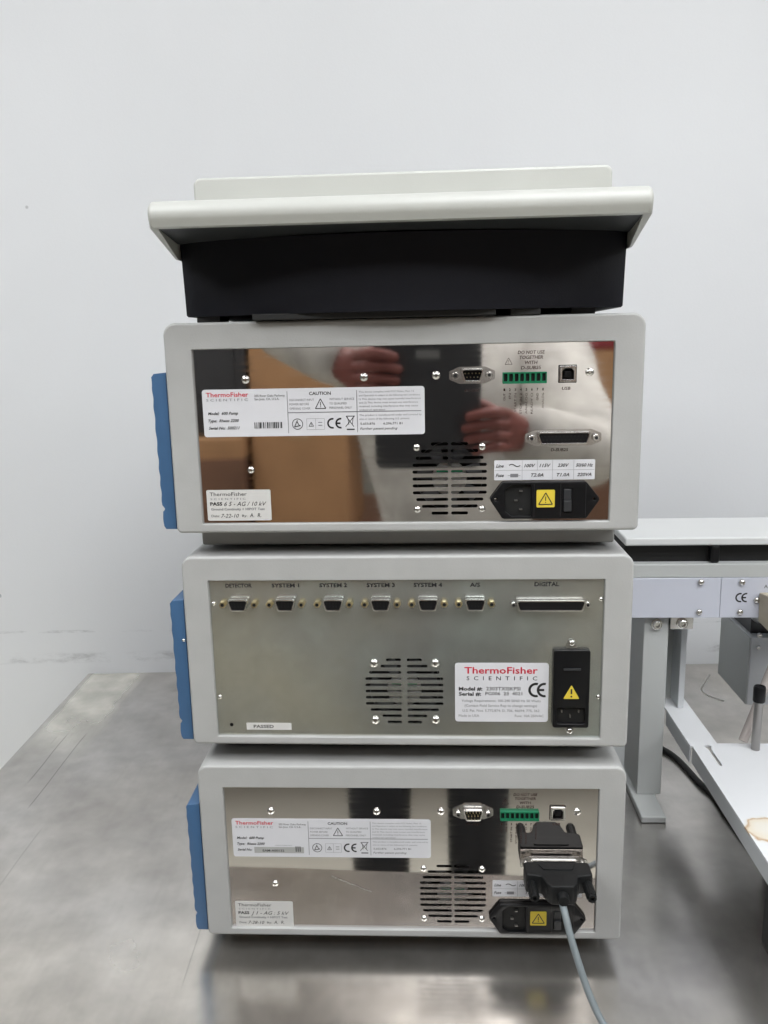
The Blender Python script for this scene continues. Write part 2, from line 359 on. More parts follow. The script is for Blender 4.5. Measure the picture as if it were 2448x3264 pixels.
_tc = {}
def text(mb, s, u, z, w, h, y, align='L', shear=0.0, rot=0.0, bold=0.0):
    """lettering scaled to width w and capital height h, lower-left (or centre) at (u, z)"""
    key = (s, shear, bold)
    if key not in _tc:
        cu = bpy.data.curves.new('lettering', 'FONT'); cu.body = s; cu.shear = shear; cu.resolution_u = 2; cu.offset = bold
        o = bpy.data.objects.new('lettering', cu); COL.objects.link(o)
        dg = bpy.context.evaluated_depsgraph_get(); dg.update()
        me = bpy.data.meshes.new_from_object(o.evaluated_get(dg)); bpy.data.objects.remove(o)
        vs = [v.co.copy() for v in me.vertices]; fs = [tuple(p.vertices) for p in me.polygons]
        x0 = min(v.x for v in vs); x1 = max(v.x for v in vs)
        _tc[key] = (vs, fs, x0, x1)
    vs, fs, x0, x1 = _tc[key]
    sx = w/(x1-x0) if w else h/0.70; sz = h/0.70
    ww = (x1-x0)*sx; off = 0 if align == 'L' else -ww/2
    out = []
    for v in vs:
        a = (v.x-x0)*sx+off; c_ = v.y*sz
        if rot: a, c_ = a*math.cos(rot)-c_*math.sin(rot), a*math.sin(rot)+c_*math.cos(rot)
        out.append((u+a, y, z+c_))
    mb.add(out, fs)
def bar(mb, u0, u1, z0, z1, y): mb.add([(u0, y, z0), (u1, y, z0), (u1, y, z1), (u0, y, z1)], [(0, 1, 2, 3)])
def line(mb, p, q, t, y):
    p = Vector(p); q = Vector(q); d = (q-p).normalized(); nrm = Vector((-d.y, d.x))*t/2
    mb.add([(a.x, y, a.y) for a in (p+nrm, p-nrm, q-nrm, q+nrm)], [(0, 1, 2, 3)])
def arc(mb, cx, cz, r, t, a0, a1, y, n=20, sx=1.0):
    vs = []
    for i in range(n+1):
        a = math.radians(a0+(a1-a0)*i/n)
        for rr in (r-t/2, r+t/2): vs.append((cx+rr*math.cos(a)*sx, y, cz+rr*math.sin(a)))
    mb.add(vs, [(2*i, 2*i+1, 2*i+3, 2*i+2) for i in range(n)])
def tri_sign(mb, cx, z0, w, h, t, y):
    a, b_, c_ = (cx-w/2, z0), (cx+w/2, z0), (cx, z0+h)
    line(mb, a, b_, t, y); line(mb, b_, c_, t, y); line(mb, c_, a, t, y)
    bar(mb, cx-t*0.45, cx+t*0.45, z0+h*0.30, z0+h*0.68, y); bar(mb, cx-t*0.45, cx+t*0.45, z0+h*0.13, z0+h*0.22, y)
def ce(mb, u0, u1, z0, z1, y):
    h = z1-z0; r = h/2*0.9; t = h*0.17; cz = (z0+z1)/2
    arc(mb, u0+r+t/2, cz, r, t, 75, 285, y); cx = u1-r*0.35
    arc(mb, cx, cz, r, t, 80, 280, y); bar(mb, cx-r, cx-r*0.05, cz-t/2, cz+t/2, y)

# ------------------------------------------------------------------ room
ang = math.atan(0.043)
def wall_y(x): return 0.663+0.043*x
def setting(name, mb, m): return tag(mb.build(name, m, smooth=False), kind='structure')
RW = Matrix.Translation((0, 0.664, 0)) @ Matrix.Rotation(ang, 4, 'Z')
mb = MB(); mb.box(-3.2, 3.6, 0.0, 0.12, -0.9, 1.9); wo = setting('wall', mb, wall_m); wo.matrix_world = RW
mb = MB(); mb.box(-3.4, 3.8, -4.2, 0.9, -1.0, -0.9); setting('floor', mb, floor_m)
mb = MB(); mb.box(-3.4, 3.8, -4.2, 0.9, 1.9, 2.0); setting('ceiling', mb, ceil_m)
mb = MB(); mb.box(-3.2, 3.6, -4.12, -4.0, -0.899, 1.899); setting('wall_behind', mb, far_m)
mb = MB(); mb.box(-3.12, -3.0, -3.999, 0.5, -0.899, 1.899); setting('wall_left', mb, far_m)
mb = MB(); mb.box(3.4, 3.52, -3.999, 0.8, -0.899, 1.899); setting('wall_right', mb, far_m)
names = ['over the left end of the steel table', 'over the stack of instruments', 'over the right side of the room',
         'over the photographer and the left end of the bench', 'over the photographer', 'right of the photographer']
for (x, y), nm in zip(LAMPS, names):
    t = empty('ceiling_light', (x, y, 1.9)); tag(t, 'rectangular white ceiling light panel ' + nm, 'ceiling light', 'ceiling light panels')
    fr = MB(); fr.box(-.62, .62, -.32, -.30, -.02, -.001); fr.box(-.62, .62, .30, .32, -.02, -.001); fr.box(-.62, -.60, -.2999, .2999, -.02, -.001); fr.box(.60, .62, -.2999, .2999, -.02, -.001)
    fr.build('frame', machw_m, t, smooth=False)
    d = MB(); d.box(-.6, .6, -.3, .3, -.012, -.003); d.build('diffuser', lamp_m, t, smooth=False)

# ------------------------------------------------------------------ steel table (turned 2.5 degrees like the wall)
tab = empty('steel_table', (-0.563, 0.639, 0), ang); tag(tab, 'long worn stainless steel work table carrying the instruments, pushed against the white wall', 'table')
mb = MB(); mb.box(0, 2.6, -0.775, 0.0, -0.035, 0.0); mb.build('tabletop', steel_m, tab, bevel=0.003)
for i, (x, y) in enumerate(((0.06, -0.70), (2.54, -0.70), (0.06, -0.06), (2.54, -0.06))):
    mb = MB(); mb.box(x-.02, x+.02, y-.02, y+.02, -0.9, -0.035); mb.build('leg', shell_m, tab, bevel=0.003)
mb = MB(); mb.box(0.04, 2.56, -0.735, -0.715, -0.10, -0.0352); mb.build('apron', shell_m, tab, bevel=0.001)

# ------------------------------------------------------------------ instrument cases
screw_prof = [(0.0030, 0.0), (0.0031, 0.0006), (0.0027, 0.0014), (0.0018, 0.0021), (0.0010, 0.0023), (0.00095, 0.0012)]
SCREW = MB().lathe(screw_prof, 16).data('screw', chrome_m)
def screw(parent, u, z, y=0.003, s=1.0, me=SCREW, name='screw'):
    o = link(name, me, parent, loc=(u, y, z)); o.scale = (s, s, s); o.rotation_euler = (0, random.random()*3, 0); return o

def bridge(rings):
    n = len(rings[0]); mb = MB(); vs = []; fs = []
    for r in rings: vs += r
    for k in range(len(rings)-1):
        for i in range(n):
            j = (i+1) % n; fs.append((k*n+i, k*n+j, (k+1)*n+j, (k+1)*n+i))
    mb.add(vs, fs); return mb, n
def case_shell(ZT, parent, depth=0.40):
    zb = ZT-0.1427; zt = ZT+0.0201; K = 8; f = 0.0022
    def ring(u0, u1, z0, z1, r, y): return [(a, y, c_) for a, c_ in rrect(u0, u1, z0, z1, r, K)]
    R = [0.0042, 0.0042, 0.0095, 0.0095]
    rings = []
    o = (-0.1588, 0.158, ZT-0.1354, ZT); ro = [0.0008]*4
    rings.append(ring(*o, ro, 0.0035)); rings.append(ring(*o, ro, 0.0007))
    rings.append(ring(o[0]-.0003, o[1]+.0003, o[2]-.0003, o[3]+.0003, [0.0011]*4, 0.0002)); rings.append(ring(o[0]-.0007, o[1]+.0007, o[2]-.0007, o[3]+.0007, [0.0015]*4, 0.0))
    for i in range(6):
        a = i/5*PI/2; ins = f*(1-math.sin(a))
        rings.append(ring(-0.18+ins, 0.18-ins, zb+ins, zt-ins, [max(r-ins, 0.0006) for r in R], f*(1-math.cos(a))))
    rings.append(ring(-0.18, 0.18, zb, zt, R, depth-0.004)); rings.append(ring(-0.178, 0.178, zb+.002, zt-.002, R, depth))
    mb, n = bridge(rings); mb.f.append(tuple(range((len(rings)-1)*n, len(rings)*n)))
    ob = mb.build('case', case_m, parent, angle=60)
    wn = ob.modifiers.new('wn', 'WEIGHTED_NORMAL'); wn.keep_sharp = True; wn.weight = 100
    # plinth, set back 30 mm, with low feet
    p = MB(); p.box(-0.169, 0.169, 0.030, depth-0.03, 0.0035, zb-0.0002); p.build('plinth', plinth_m, parent, bevel=0.002)
    for u in (-0.12, 0.12):
        for y in (0.06, depth-0.06):
            q = MB(); q.lathe([(0.011, 0.0), (0.012, 0.001), (0.012, 0.0036)], 20, Matrix.Translation((u, y, 0.0002)) @ Matrix.Rotation(-PI/2, 4, 'X')); q.build('foot', rubber_m, parent)

def side_panel(ZT, parent):
    zt, zb = ZT-0.0175, ZT-0.1398
    out = []; n = 90
    # wavy finger-grip edge down the outer side
    for i in range(n+1):
        t = i/n; z = zt-0.0025-t*(zt-zb-0.005)
        u = -0.1925+0.0014*t+0.00028*math.sin(t*2*PI*8+math.sin(t*9))*(0.4 if t < 0.06 else 1)
        if 0.86 < t < 0.90: u += 0.0016*math.sin((t-0.86)/0.04*PI)
        out.append((u, z))
    pts = [(-0.1808, zt+0.0006)]+[(-0.1905, zt)]+out+[(-0.1895, zb), (-0.1808, zb)]
    slab('side_panel', [pts], 0.385, blue_m, parent, y=0.388, bev=0.0006)

def vent_slots(cu, ztop, pitch, hws, gap, sh):
    loops = []
    for i, hw in enumerate(hws):
        z = ztop-pitch*i
        loops.append(rrect(cu-hw, cu-gap, z-sh, z+sh, sh*0.98, 4)); loops.append(rrect(cu+gap, cu+hw, z-sh, z+sh, sh*0.98, 4))
    return loops

def fan_guard(parent, cu, cz, r, hub):
    t = slab('fan', [circle(cu, cz, r, 40), circle(cu, cz, r-0.0025, 40)], 0.003, black_m, parent, y=0.010)
    mb = MB(); mb.lathe([(hub*0.9, 0.0), (hub, 0.001), (hub, 0.003), (hub*0.92, 0.0035)], 28, Matrix.Translation((cu, 0.0090, cz)))
    hb = mb.build('hub', hubm, t)
    mb = MB(); mb.box(cu-hub*.75, cu+hub*.75, .0052, .00545, cz+hub*.35, cz+hub*.60); mb.build('green_print', hubg, hb, smooth=False)
    mb = MB()
    for i in range(7):
        a = 2*PI*i/7+0.3
        p = [Vector((cu+rr*math.cos(a+da), yy, cz+rr*math.sin(a+da))) for rr, da, yy in ((hub, -.2, .0080), (r*.93, -.25, .0075), (r*.93, .2, .012), (hub, .3, .012))]
        mb.add(p, [(0, 1, 2, 3)])
    mb.build('blade', blade_m, t)
blade_m = mat('fan_blade_plastic', (0.09, 0.09, 0.095), 0.4)
hubm = mat('fan_hub_label', (0.85, 0.86, 0.87), 0.5, var=0.2, vscale=120)
hubg = mat('fan_hub_green', (0.03, 0.50, 0.24), 0.5)

def cavity(parent, ZT):
    # inner box behind the slots
    mb = MB(); u0, u1, z0, z1 = -0.157, 0.156, ZT-0.134, ZT-0.002
    mb.add([(u0, 0.0048, z0), (u1, 0.0048, z0), (u1, 0.0048, z1), (u0, 0.0048, z1), (u0, 0.06, z0), (u1, 0.06, z0), (u1, 0.06, z1), (u0, 0.06, z1)],
           [(4, 5, 6, 7), (0, 1, 5, 4), (3, 2, 6, 7), (0, 3, 7, 4), (1, 2, 6, 5)])
    mb.build('inner_chassis', cav_m, parent, smooth=False)

def dsub(parent, cu, cz, w, h, depth, flange, nut_off, nut_m, pins, gender, y0=0.003, tilt=0.0, ns=1.0, name='port'):
    t = slab(name, [dshape(cu, cz, w, h), dshape(cu, cz, w-0.0022, h-0.0022, 0.0014)], depth, shell_m, parent, y=y0, bev=0.00025, bres=1)
    if flange:
        fw = nut_off+0.0045
        pl = roundpoly([(cu-fw, cz-0.003), (cu-w/2-.001, cz-h/2-.0014), (cu+w/2+.001, cz-h/2-.0014), (cu+fw, cz-0.003), (cu+fw, cz+.003), (cu+w/2+.001, cz+h/2+.0014), (cu-w/2-.001, cz+h/2+.0014), (cu-fw, cz+.003)], 0.0015, 3)
        slab('flange', [pl], 0.0008, shell_m, t, y=y0-0.0001)
    slab('insert', [dshape(cu, cz, w-0.0023, h-0.0023, 0.0014)], 0.0012, black_m, t, y=y0-0.0009 if gender == 'm' else y0-depth+0.0022)
    nt, nb = pins; pitch = (w-0.0045)/max(nt-0.2, 1)
    hole = MB()
    for row, cnt in ((0.0014, nt), (-0.0014, nb)):
        for i in range(cnt):
            u = cu+(i-(cnt-1)/2)*pitch
            if gender == 'm': hole.lathe([(0.0005, 0), (0.0005, 0.0030), (0.0002, 0.0034)], 6, Matrix.Translation((u, y0-0.0021, cz+row)))
            else: hole.lathe([(0.00065, 0), (0.00065, 0.0002)], 6, Matrix.Translation((u, y0-depth+0.0009, cz+row)))
    o = hole.build('contacts', gold_m if gender == 'm' else cav_m, t); o['kind'] = 'stuff'
    for sgn in (-1, 1):
        mb = MB(); mb.lathe([(0.0030*ns, 0.0), (0.0030*ns, 0.0048*ns), (0.0026*ns, 0.0055*ns), (0.0014*ns, 0.0055*ns), (0.0014*ns, 0.002*ns)], 6 if nut_m is gold_m else 14, Matrix.Translation((cu+sgn*nut_off, y0-(0.0008 if flange else 0.0), cz)))
        o = mb.build('jack_nut', nut_m, t)
        mb = MB(); mb.lathe([(0.0014*ns, 0.0), (0.0014*ns, 0.0003)], 12, Matrix.Translation((cu+sgn*nut_off, y0-(0.0008 if flange else 0.0)-0.0054*ns, cz))); mb.build('thread_hole', cav_m, t)
    return t

def hex_loop(c0, z0, x0, x1, xi0, xi1, zt, zb, zm, r=0.003):
    return roundpoly([(xi0, zt), (x0, zm), (xi0, zb), (xi1, zb), (x1, zm), (xi1, zt)], r, 4)

def rating_label(parent, ZT, variant):
    u0, u1, v0, v1 = -0.1535, 0.0175, -0.0303, -0.0667
    t = slab('rating_label', [rrect(u0, u1, ZT+v1, ZT+v0, 0.0022)], 0.0003, label_m, parent, y=0.0029)
    y = 0.00245; k = MB(); g = MB(); r = MB()
    W = u1-u0; H = v0-v1
    def X(f): return u0+W*f
    def Z(f): return ZT+v0-H*f
    # f measured on the photograph: x over 718 px, y over 156 px
    text(r, 'ThermoFisher', X(.018), Z(.155), W*.193, .0034, y, bold=0.012)
    text(g, 'S C I E N T I F I C', X(.018), Z(.245), W*.19, .0019, y)
    text(k, '355 River Oaks Parkway', X(.238), Z(.165), W*.138, .0017, y)
    text(k, 'San Jose, CA, U.S.A.', X(.238), Z(.235), W*.112, .0017, y)
    text(k, 'Model:  600 Pump', X(.022), Z(.53), W*.138, .0022, y, shear=0.3, bold=0.02)
    text(k, 'Type:  Rheos 2200', X(.022), Z(.685), W*.14, .0022, y, shear=0.3, bold=0.02)
    if variant == 0:
        text(k, 'Serial No:  500211', X(.022), Z(.84), W*.142, .0022, y, shear=0.3, bold=0.02)
        x = X(.232)
        while x < X(.355):
            bw = random.choice((.00035, .0006, .0009)); bar(k, x, x+bw, Z(.83), Z(.70), y); x += bw+random.choice((.0004, .0006, .0009))
    else:
        text(k, 'Serial No:', X(.022), Z(.84), W*.075, .0022, y, shear=0.3, bold=0.02)
        stick = MB(); bar(stick, X(.108), X(.36), Z(.90), Z(.74), 0.0025); stick.build('serial_sticker', plinth_m, t)
        text(k, 'EAM-A00132', X(.15), Z(.86), W*.11, .0020, y, bold=0.02); text(g, 'XXXX X-000 XX-0', X(.215), Z(.71), W*.085, .0010, y)
        for q in (.318, .328, .338): bar(k, X(q), X(q+.005), Z(.86), Z(.72), y)
    bar(g, X(.385), X(.3875), Z(.94), Z(.06), y); bar(g, X(.697), X(.6995), Z(.94), Z(.06), y); bar(g, X(.3876), X(.985), Z(.515), Z(.50), y)
    text(k, 'CAUTION', X(.485), Z(.145), W*.098, .0024, y, bold=0.02)
    for i, (a, c_) in enumerate((('DISCONNECT INPUT', 'WITHOUT SERVICE'), ('POWER BEFORE', 'TO QUALIFIED'), ('OPENING COVER', 'PERSONNEL ONLY'))):
        text(g, a, X(.395), Z(.265+.09*i), W*(.112, .088, .094)[i], .0016, y); text(g, c_, X(.575), Z(.26+.09*i), W*(.112, .078, .10)[i], .0016, y)
    tri_sign(k, X(.535), Z(.43), .0080, .0074, .0006, y)
    arc(k, X(.428), Z(.75), .0040, .0005, 0, 360, y, 28); line(k, (X(.414), Z(.81)), (X(.428), Z(.67)), .0006, y); line(k, (X(.414), Z(.81)), (X(.442), Z(.78)), .0007, y); line(k, (X(.426), Z(.70)), (X(.436), Z(.78)), .0006, y)
    for a, b_ in (((.470, .87), (.470, .64)), ((.550, .87), (.550, .64)), ((.470, .64), (.550, .64)), ((.470, .87), (.550, .87)), ((.510, .87), (.510, .64))):
        line(g, (X(a[0]), Z(a[1])), (X(b_[0]), Z(b_[1])), .00018, y)
    tri_sign(k, X(.490), Z(.80), .0036, .0032, .0004, y); bar(g, X(.522), X(.54), Z(.73), Z(.715), y); bar(g, X(.522), X(.54), Z(.79), Z(.775), y)
    ce(k, X(.562), X(.630), Z(.85), Z(.64), y)
    line(k, (X(.645), Z(.82)), (X(.685), Z(.60)), .0005, y); line(k, (X(.648), Z(.60)), (X(.682), Z(.82)), .0005, y); bar(k, X(.65), X(.685), Z(.89), Z(.865), y); line(k, (X(.65), Z(.60)), (X(.687), Z(.60)), .0005, y); line(k, (X(.655), Z(.62)), (X(.66), Z(.78)), .0004, y); line(k, (X(.68), Z(.62)), (X(.675), Z(.78)), .0004, y)
    rows = ['This device complies with FCC Rules, Part 15', 'and Operation is subject to the following two conditions:', '1) This device may not cause harmful interference', 'and 2) This device must accept any interference',
            'received, including interference that may cause', 'undesired operation']
    for i, s in enumerate(rows): text(g, s, X(.708), Z(.115+.075*i), W*(.245, .272, .275, .262, .262, .115)[i], .0013, y)
    text(g, 'This product is manufactured under and covered by', X(.708), Z(.60), W*.278, .0013, y); text(g, 'one or more of the following U.S. patents:', X(.708), Z(.68), W*.225, .0013, y)
    text(k, '5,653,876', X(.712), Z(.785), W*.065, .0016, y); text(k, '6,296,771 B1', X(.815), Z(.785), W*.085, .0016, y); text(k, 'Further patent pending', X(.710), Z(.89), W*.168, .0018, y, shear=.3)
    k.build('lettering', ink_m, t, smooth=False); g.build('fine_print', inkg_m, t, smooth=False); r.build('red_lettering', red_m, t, smooth=False)

def pass_label(parent, ZT, dz, variant):
    u0, u1, v0, v1 = -0.1550, -0.1040, -0.1085+dz, -0.1331+dz
    t = slab('test_label', [rrect(u0, u1, ZT+v1, ZT+v0, 0.0012)], 0.0003, testp_m, parent, y=0.0029)
    y = 0.00245; k = MB(); g = MB(); W = u1-u0; H = v0-v1
    X = lambda f: u0+W*f; Z = lambda f: ZT+v0-H*f
    text(k, 'ThermoFisher', X(.05), Z(.19), W*.58, .0029, y); text(g, 'S C I E N T I F I C', X(.06), Z(.32), W*.55, .0015, y)
    text(k, 'PASS', X(.05), Z(.50), W*.19, .0026, y, bold=.03); text(k, ('6 5 - AG / 10 kV', 'J 1 - AG : 5 kV')[variant], X(.27), Z(.52), W*.66, .0034, y, shear=.35)
    text(g, 'Ground Continuity + HIPOT Test', X(.06), Z(.66), W*.84, .0019, y, bold=.02)
    text(k, 'Date:', X(.06), Z(.88), W*.13, .0019, y); text(k, ('7-22-10', '7-28-10')[variant], X(.21), Z(.90), W*.28, .0030, y, shear=.3)
    text(k, 'By:', X(.54), Z(.88), W*.08, .0019, y); text(k, 'A.  R.', X(.66), Z(.89), W*.18, .0032, y, shear=.2)
    k.build('lettering', ink_m, t, smooth=False); g.build('fine_print', inkg_m, t, smooth=False)
testp_m = mat('test_label_paper', (0.66, 0.65, 0.63), 0.4, var=0.02, vscale=60)
decal_m = mat('printed_decal', (0.24, 0.22, 0.22), 0.32, 0.6)
brown_ink = mat('brown_ink', (0.05, 0.022, 0.018), 0.5)

def power_entry(parent, ZT, dz, line_dz=0.0):
    z = ZT+dz
    lp = roundpoly([(0.0765, z-.1042), (0.0666, z-.1175), (0.0765, z-.1328), (0.1402, z-.1330), (0.1505, z-.1178), (0.1397, z-.1043)], 0.003, 4)
    inl = roundpoly([(0.0785, z-.1100), (0.0835, z-.1060), (0.0985, z-.1060), (0.0985, z-.1310), (0.0835, z-.1310), (0.0785, z-.1270)], 0.001, 3)
    swl = rrect(0.1225, 0.1290, z-.1275, z-.1095, 0.0006, 3)
    t = slab('power_inlet', [lp, inl, swl, circle(0.0712, z-.1176, .0012, 12), circle(0.1460, z-.1178, .0012, 12)], 0.0042, black_m, parent, y=0.0029, bev=0.0007)
    slab('socket_face', [inl], 0.0006, cav_m, t, y=0.0028)
    for (a, b_) in ((0.0905, -.1112), (0.0905, -.1255), (0.0868, -.1185)):
        mb = MB(); mb.box(a-.0012, a+.0012, -.0006, 0.0021, z+b_-.0004, z+b_+.0004); mb.build('pin', pin_m, t, smooth=False)
    mb = MB(); mb.box(0.1228, 0.1287, -0.0030, 0.0027, z-.1270, z-.1186, Matrix.Identity(4)); mb.box(0.1228, 0.1287, -0.0012, 0.0026, z-.1185, z-.1100); mb.build('rocker_switch', darkbox_m, t, bevel=0.0005)
    for u in (0.1005, 0.1205, 0.1395):
        mb = MB(); mb.box(u-.0001, u+.0001, -0.00165, -0.0010, z-.1315, z-.1058); mb.build('seam', darkbox_m, t, smooth=False)
    s = slab('warning_sticker', [rrect(0.1022, 0.1161, z-.1238, z-.1102, 0.0010)], 0.0002, yel_m, t, y=-0.0014)
    k = MB(); tri_sign(k, 0.10915, z-.1215, .0104, .0090, .0008, -0.00168); k.build('lettering', ink_m, s, smooth=False)
    # voltage table label
    z2 = ZT+line_dz
    t = slab('fuse_label', [rrect(0.0702, 0.1465, z2-.1031, z2-.0877, 0.0008)], 0.0002, label_m, parent, y=0.0029)
    k = MB(); g = MB(); y = 0.00255
    bar(g, .0706, .1461, z2-.0956, z2-.0954, y)
    for u in (.0915, .1145, .1305): bar(g, u-.0001, u+.0001, z2-.1029, z2-.0880, y)
    bar(g, .1029, .1031, z2-.0954, z2-.0880, y)
    for s_, u, v, w_ in (('Line', .0745, -.0932, .0058), ('100V', .0972, -.0932, .0085), ('115V', .1088, -.0932, .0085), ('230V', .1225, -.0932, .0085), ('50/60 Hz', .1385, -.0932, .013), ('Fuse', .0745, -.1005, .0062), ('T2.0A', .1030, -.1005, .0095), ('T1.0A', .1225, -.1005, .0095), ('220VA', .1385, -.1005, .011)):
        text(k, s_, u, z2+v, w_, .0025, y, align='C', shear=.3, bold=.02)
    n = 12
    for i in range(n):
        a = i/n; b_ = (i+1)/n; line(k, (.0815+.0085*a, z2-.0917+.0009*math.sin(a*2*PI)), (.0815+.0085*b_, z2-.0917+.0009*math.sin(b_*2*PI)), .0007, y)
    bar(g, .0825, .0885, z2-.1008, z2-.0982, y); bar(k, .0805, .0903, z2-.0996, z2-.0994, y+.00001)
    k.build('lettering', ink_m, t, smooth=False); g.build('ruled_lines', inkg_m, t, smooth=False)

def make_pump(ZT, variant, base, rz, label):
    t = empty('pump_module', base, rz); tag(t, label, 'lab instrument')
    case_shell(ZT, t); side_panel(ZT, t)
    hws = [.0141, .0217, .0260, .0285, .0286, .0286, .0286, .0285, .0259, .0216, .0141]
    slots = vent_slots(.0361, ZT-.0745, .0054, hws, .0011, .00118)
    holes = [rrect(.1174, .1310, ZT-.0298, ZT-.0166, .0003, 2)]
    slab('back_plate', [rrect(-.1587, .1579, ZT-.1353, ZT-.0001, .0007)]+slots+holes, 0.0012, mirror_m, t, y=0.0042, smooth=True)
    cavity(t, ZT)
    fan_guard(t, .0361, ZT-.1015, .028, .0135)
    for u, v in ((-.1190, -.0232), (-.0283, -.0230), (.0263, -.0226), (.1405, -.0223)): screw(t, u, ZT+v, s=1.0)
    screw(t, -.1185, ZT-.0929, s=.85)
    for u in (.0110, .0610):
        for v in (-.0771, -.1256): screw(t, u, ZT+v, s=.85)
    rating_label(t, ZT, variant); pass_label(t, ZT, (0, -.0022)[variant], variant)
    dsub(t, .0533, ZT-.0229, .0172, .0098, .0062, True, .0126, chrome_m, (5, 4), 'm', name='serial_port', ns=.85)
    # green terminal strip with eight chambers
    z = ZT-.0255; lp = [rrect(.0762, .1086, z-.0042, z+.0042, .0003, 2)]
    for i in range(8):
        c = .0782+.0284*i/7; lp.append(rrect(c-.0014, c+.0014, z-.0025, z+.0032, .0003, 2))
    ts = slab('terminal_strip', lp, .0028, green_m, t, y=0.0029)
    slab('chamber_back', [rrect(.0765, .1083, z-.0035, z+.0035, .0002, 2)], .0006, cav_m, ts, y=0.0027)
    # square socket
    z = ZT-.0232
    us = slab('usb_socket', [rrect(.1180, .1304, z-.0059, z+.0059, .0004, 2), roundpoly([(.1200, z-.0041), (.1284, z-.0041), (.1284, z+.0022), (.1266, z+.0042), (.1218, z+.0042), (.1200, z+.0022)], .0003, 2)], .006, shell_m, t, y=0.0062, bev=.0002, bres=1)
    mb = MB(); mb.box(.1219, .1265, .0012, .0062, z-.0018, z+.0018); mb.build('tongue', black_m, us, bevel=.0003)
    mb = MB(); mb.box(.1199, .1285, .0058, .0061, z-.0043, z+.0043); mb.build('socket_back', cav_m, us, smooth=False)
    if True:
        dsub(t, .1219, ZT-.0708, .0400, .0094, (.0058, .0026)[variant], True, .0240, chrome_m, (13, 12), 'f', name='parallel_port', ns=.9)
    # printed wording straight on the steel
    k = MB(); y = 0.00293
    def flush():
        nonlocal k
        k.build('printed_lettering', brown_ink, t, smooth=False); k = MB()
    for s_, v, w_ in (('DO NOT USE', -.0080, .020), ('TOGETHER', -.0117, .0175), ('WITH', -.0155, .0095), ('D-SUB25', -.0193, .0150)):
        text(k, s_, .0972, ZT+v, w_, .0024, y, align='C', shear=.15, bold=.02)
    flush()
    tri_sign(k, .0805, ZT-.0155, .0052, .0048, .00035, y)
    flush()
    for i in range(8):
        c = .0775+.0288*i/7
        text(k, str(i+1), c, ZT-.0352, .0012, .0019, y, align='C', bold=.02)
        s_ = ('OUT', 'IN', 'START IN', 'STOP IN 2', 'ANALOG', 'READY O', 'GND', 'ANALOG'[::1])[i]
        text(k, s_, c+.0008, ZT-.0370-(.0053, .0040, .0140, .0155, .0155, .0155, .0055, .0115)[i], (.0053, .0040, .0140, .0155, .0155, .0155, .0055, .0115)[i], .0016, y, rot=PI/2)
    flush(); text(k, 'USB', .1235, ZT-.0350, .0062, .0022, y, align='C', shear=.15, bold=.02)
    flush(); text(k, 'D-SUB25', .1195, ZT-.0812, .0130, .0022, y, align='C', shear=.15, bold=.02); flush(); text(k, 'RS-232', .0533, ZT-.0352, .0110, .0020, y, align='C', shear=.15)
    k.build('printed_lettering', brown_ink, t, smooth=False)
    if variant:
        k = MB(); rs = random.Random(3); p = Vector((-.0686, ZT-.0854)); q = Vector((-.0343, ZT-.1006))
        for i in range(26):
            a = i/26; b_ = a+rs.uniform(.2, .9)/26; j = Vector((0, rs.uniform(-.0004, .0004)))
            line(k, p.lerp(q, a)+j, p.lerp(q, b_)+j, .00025+.0003*(i < 14), .0029)
        k.build('scratch', wire_m, t, smooth=False)['kind'] = 'stuff'
    power_entry(t, ZT, (0, -.0046+.0005)[variant], (0, 0)[variant])
    return t

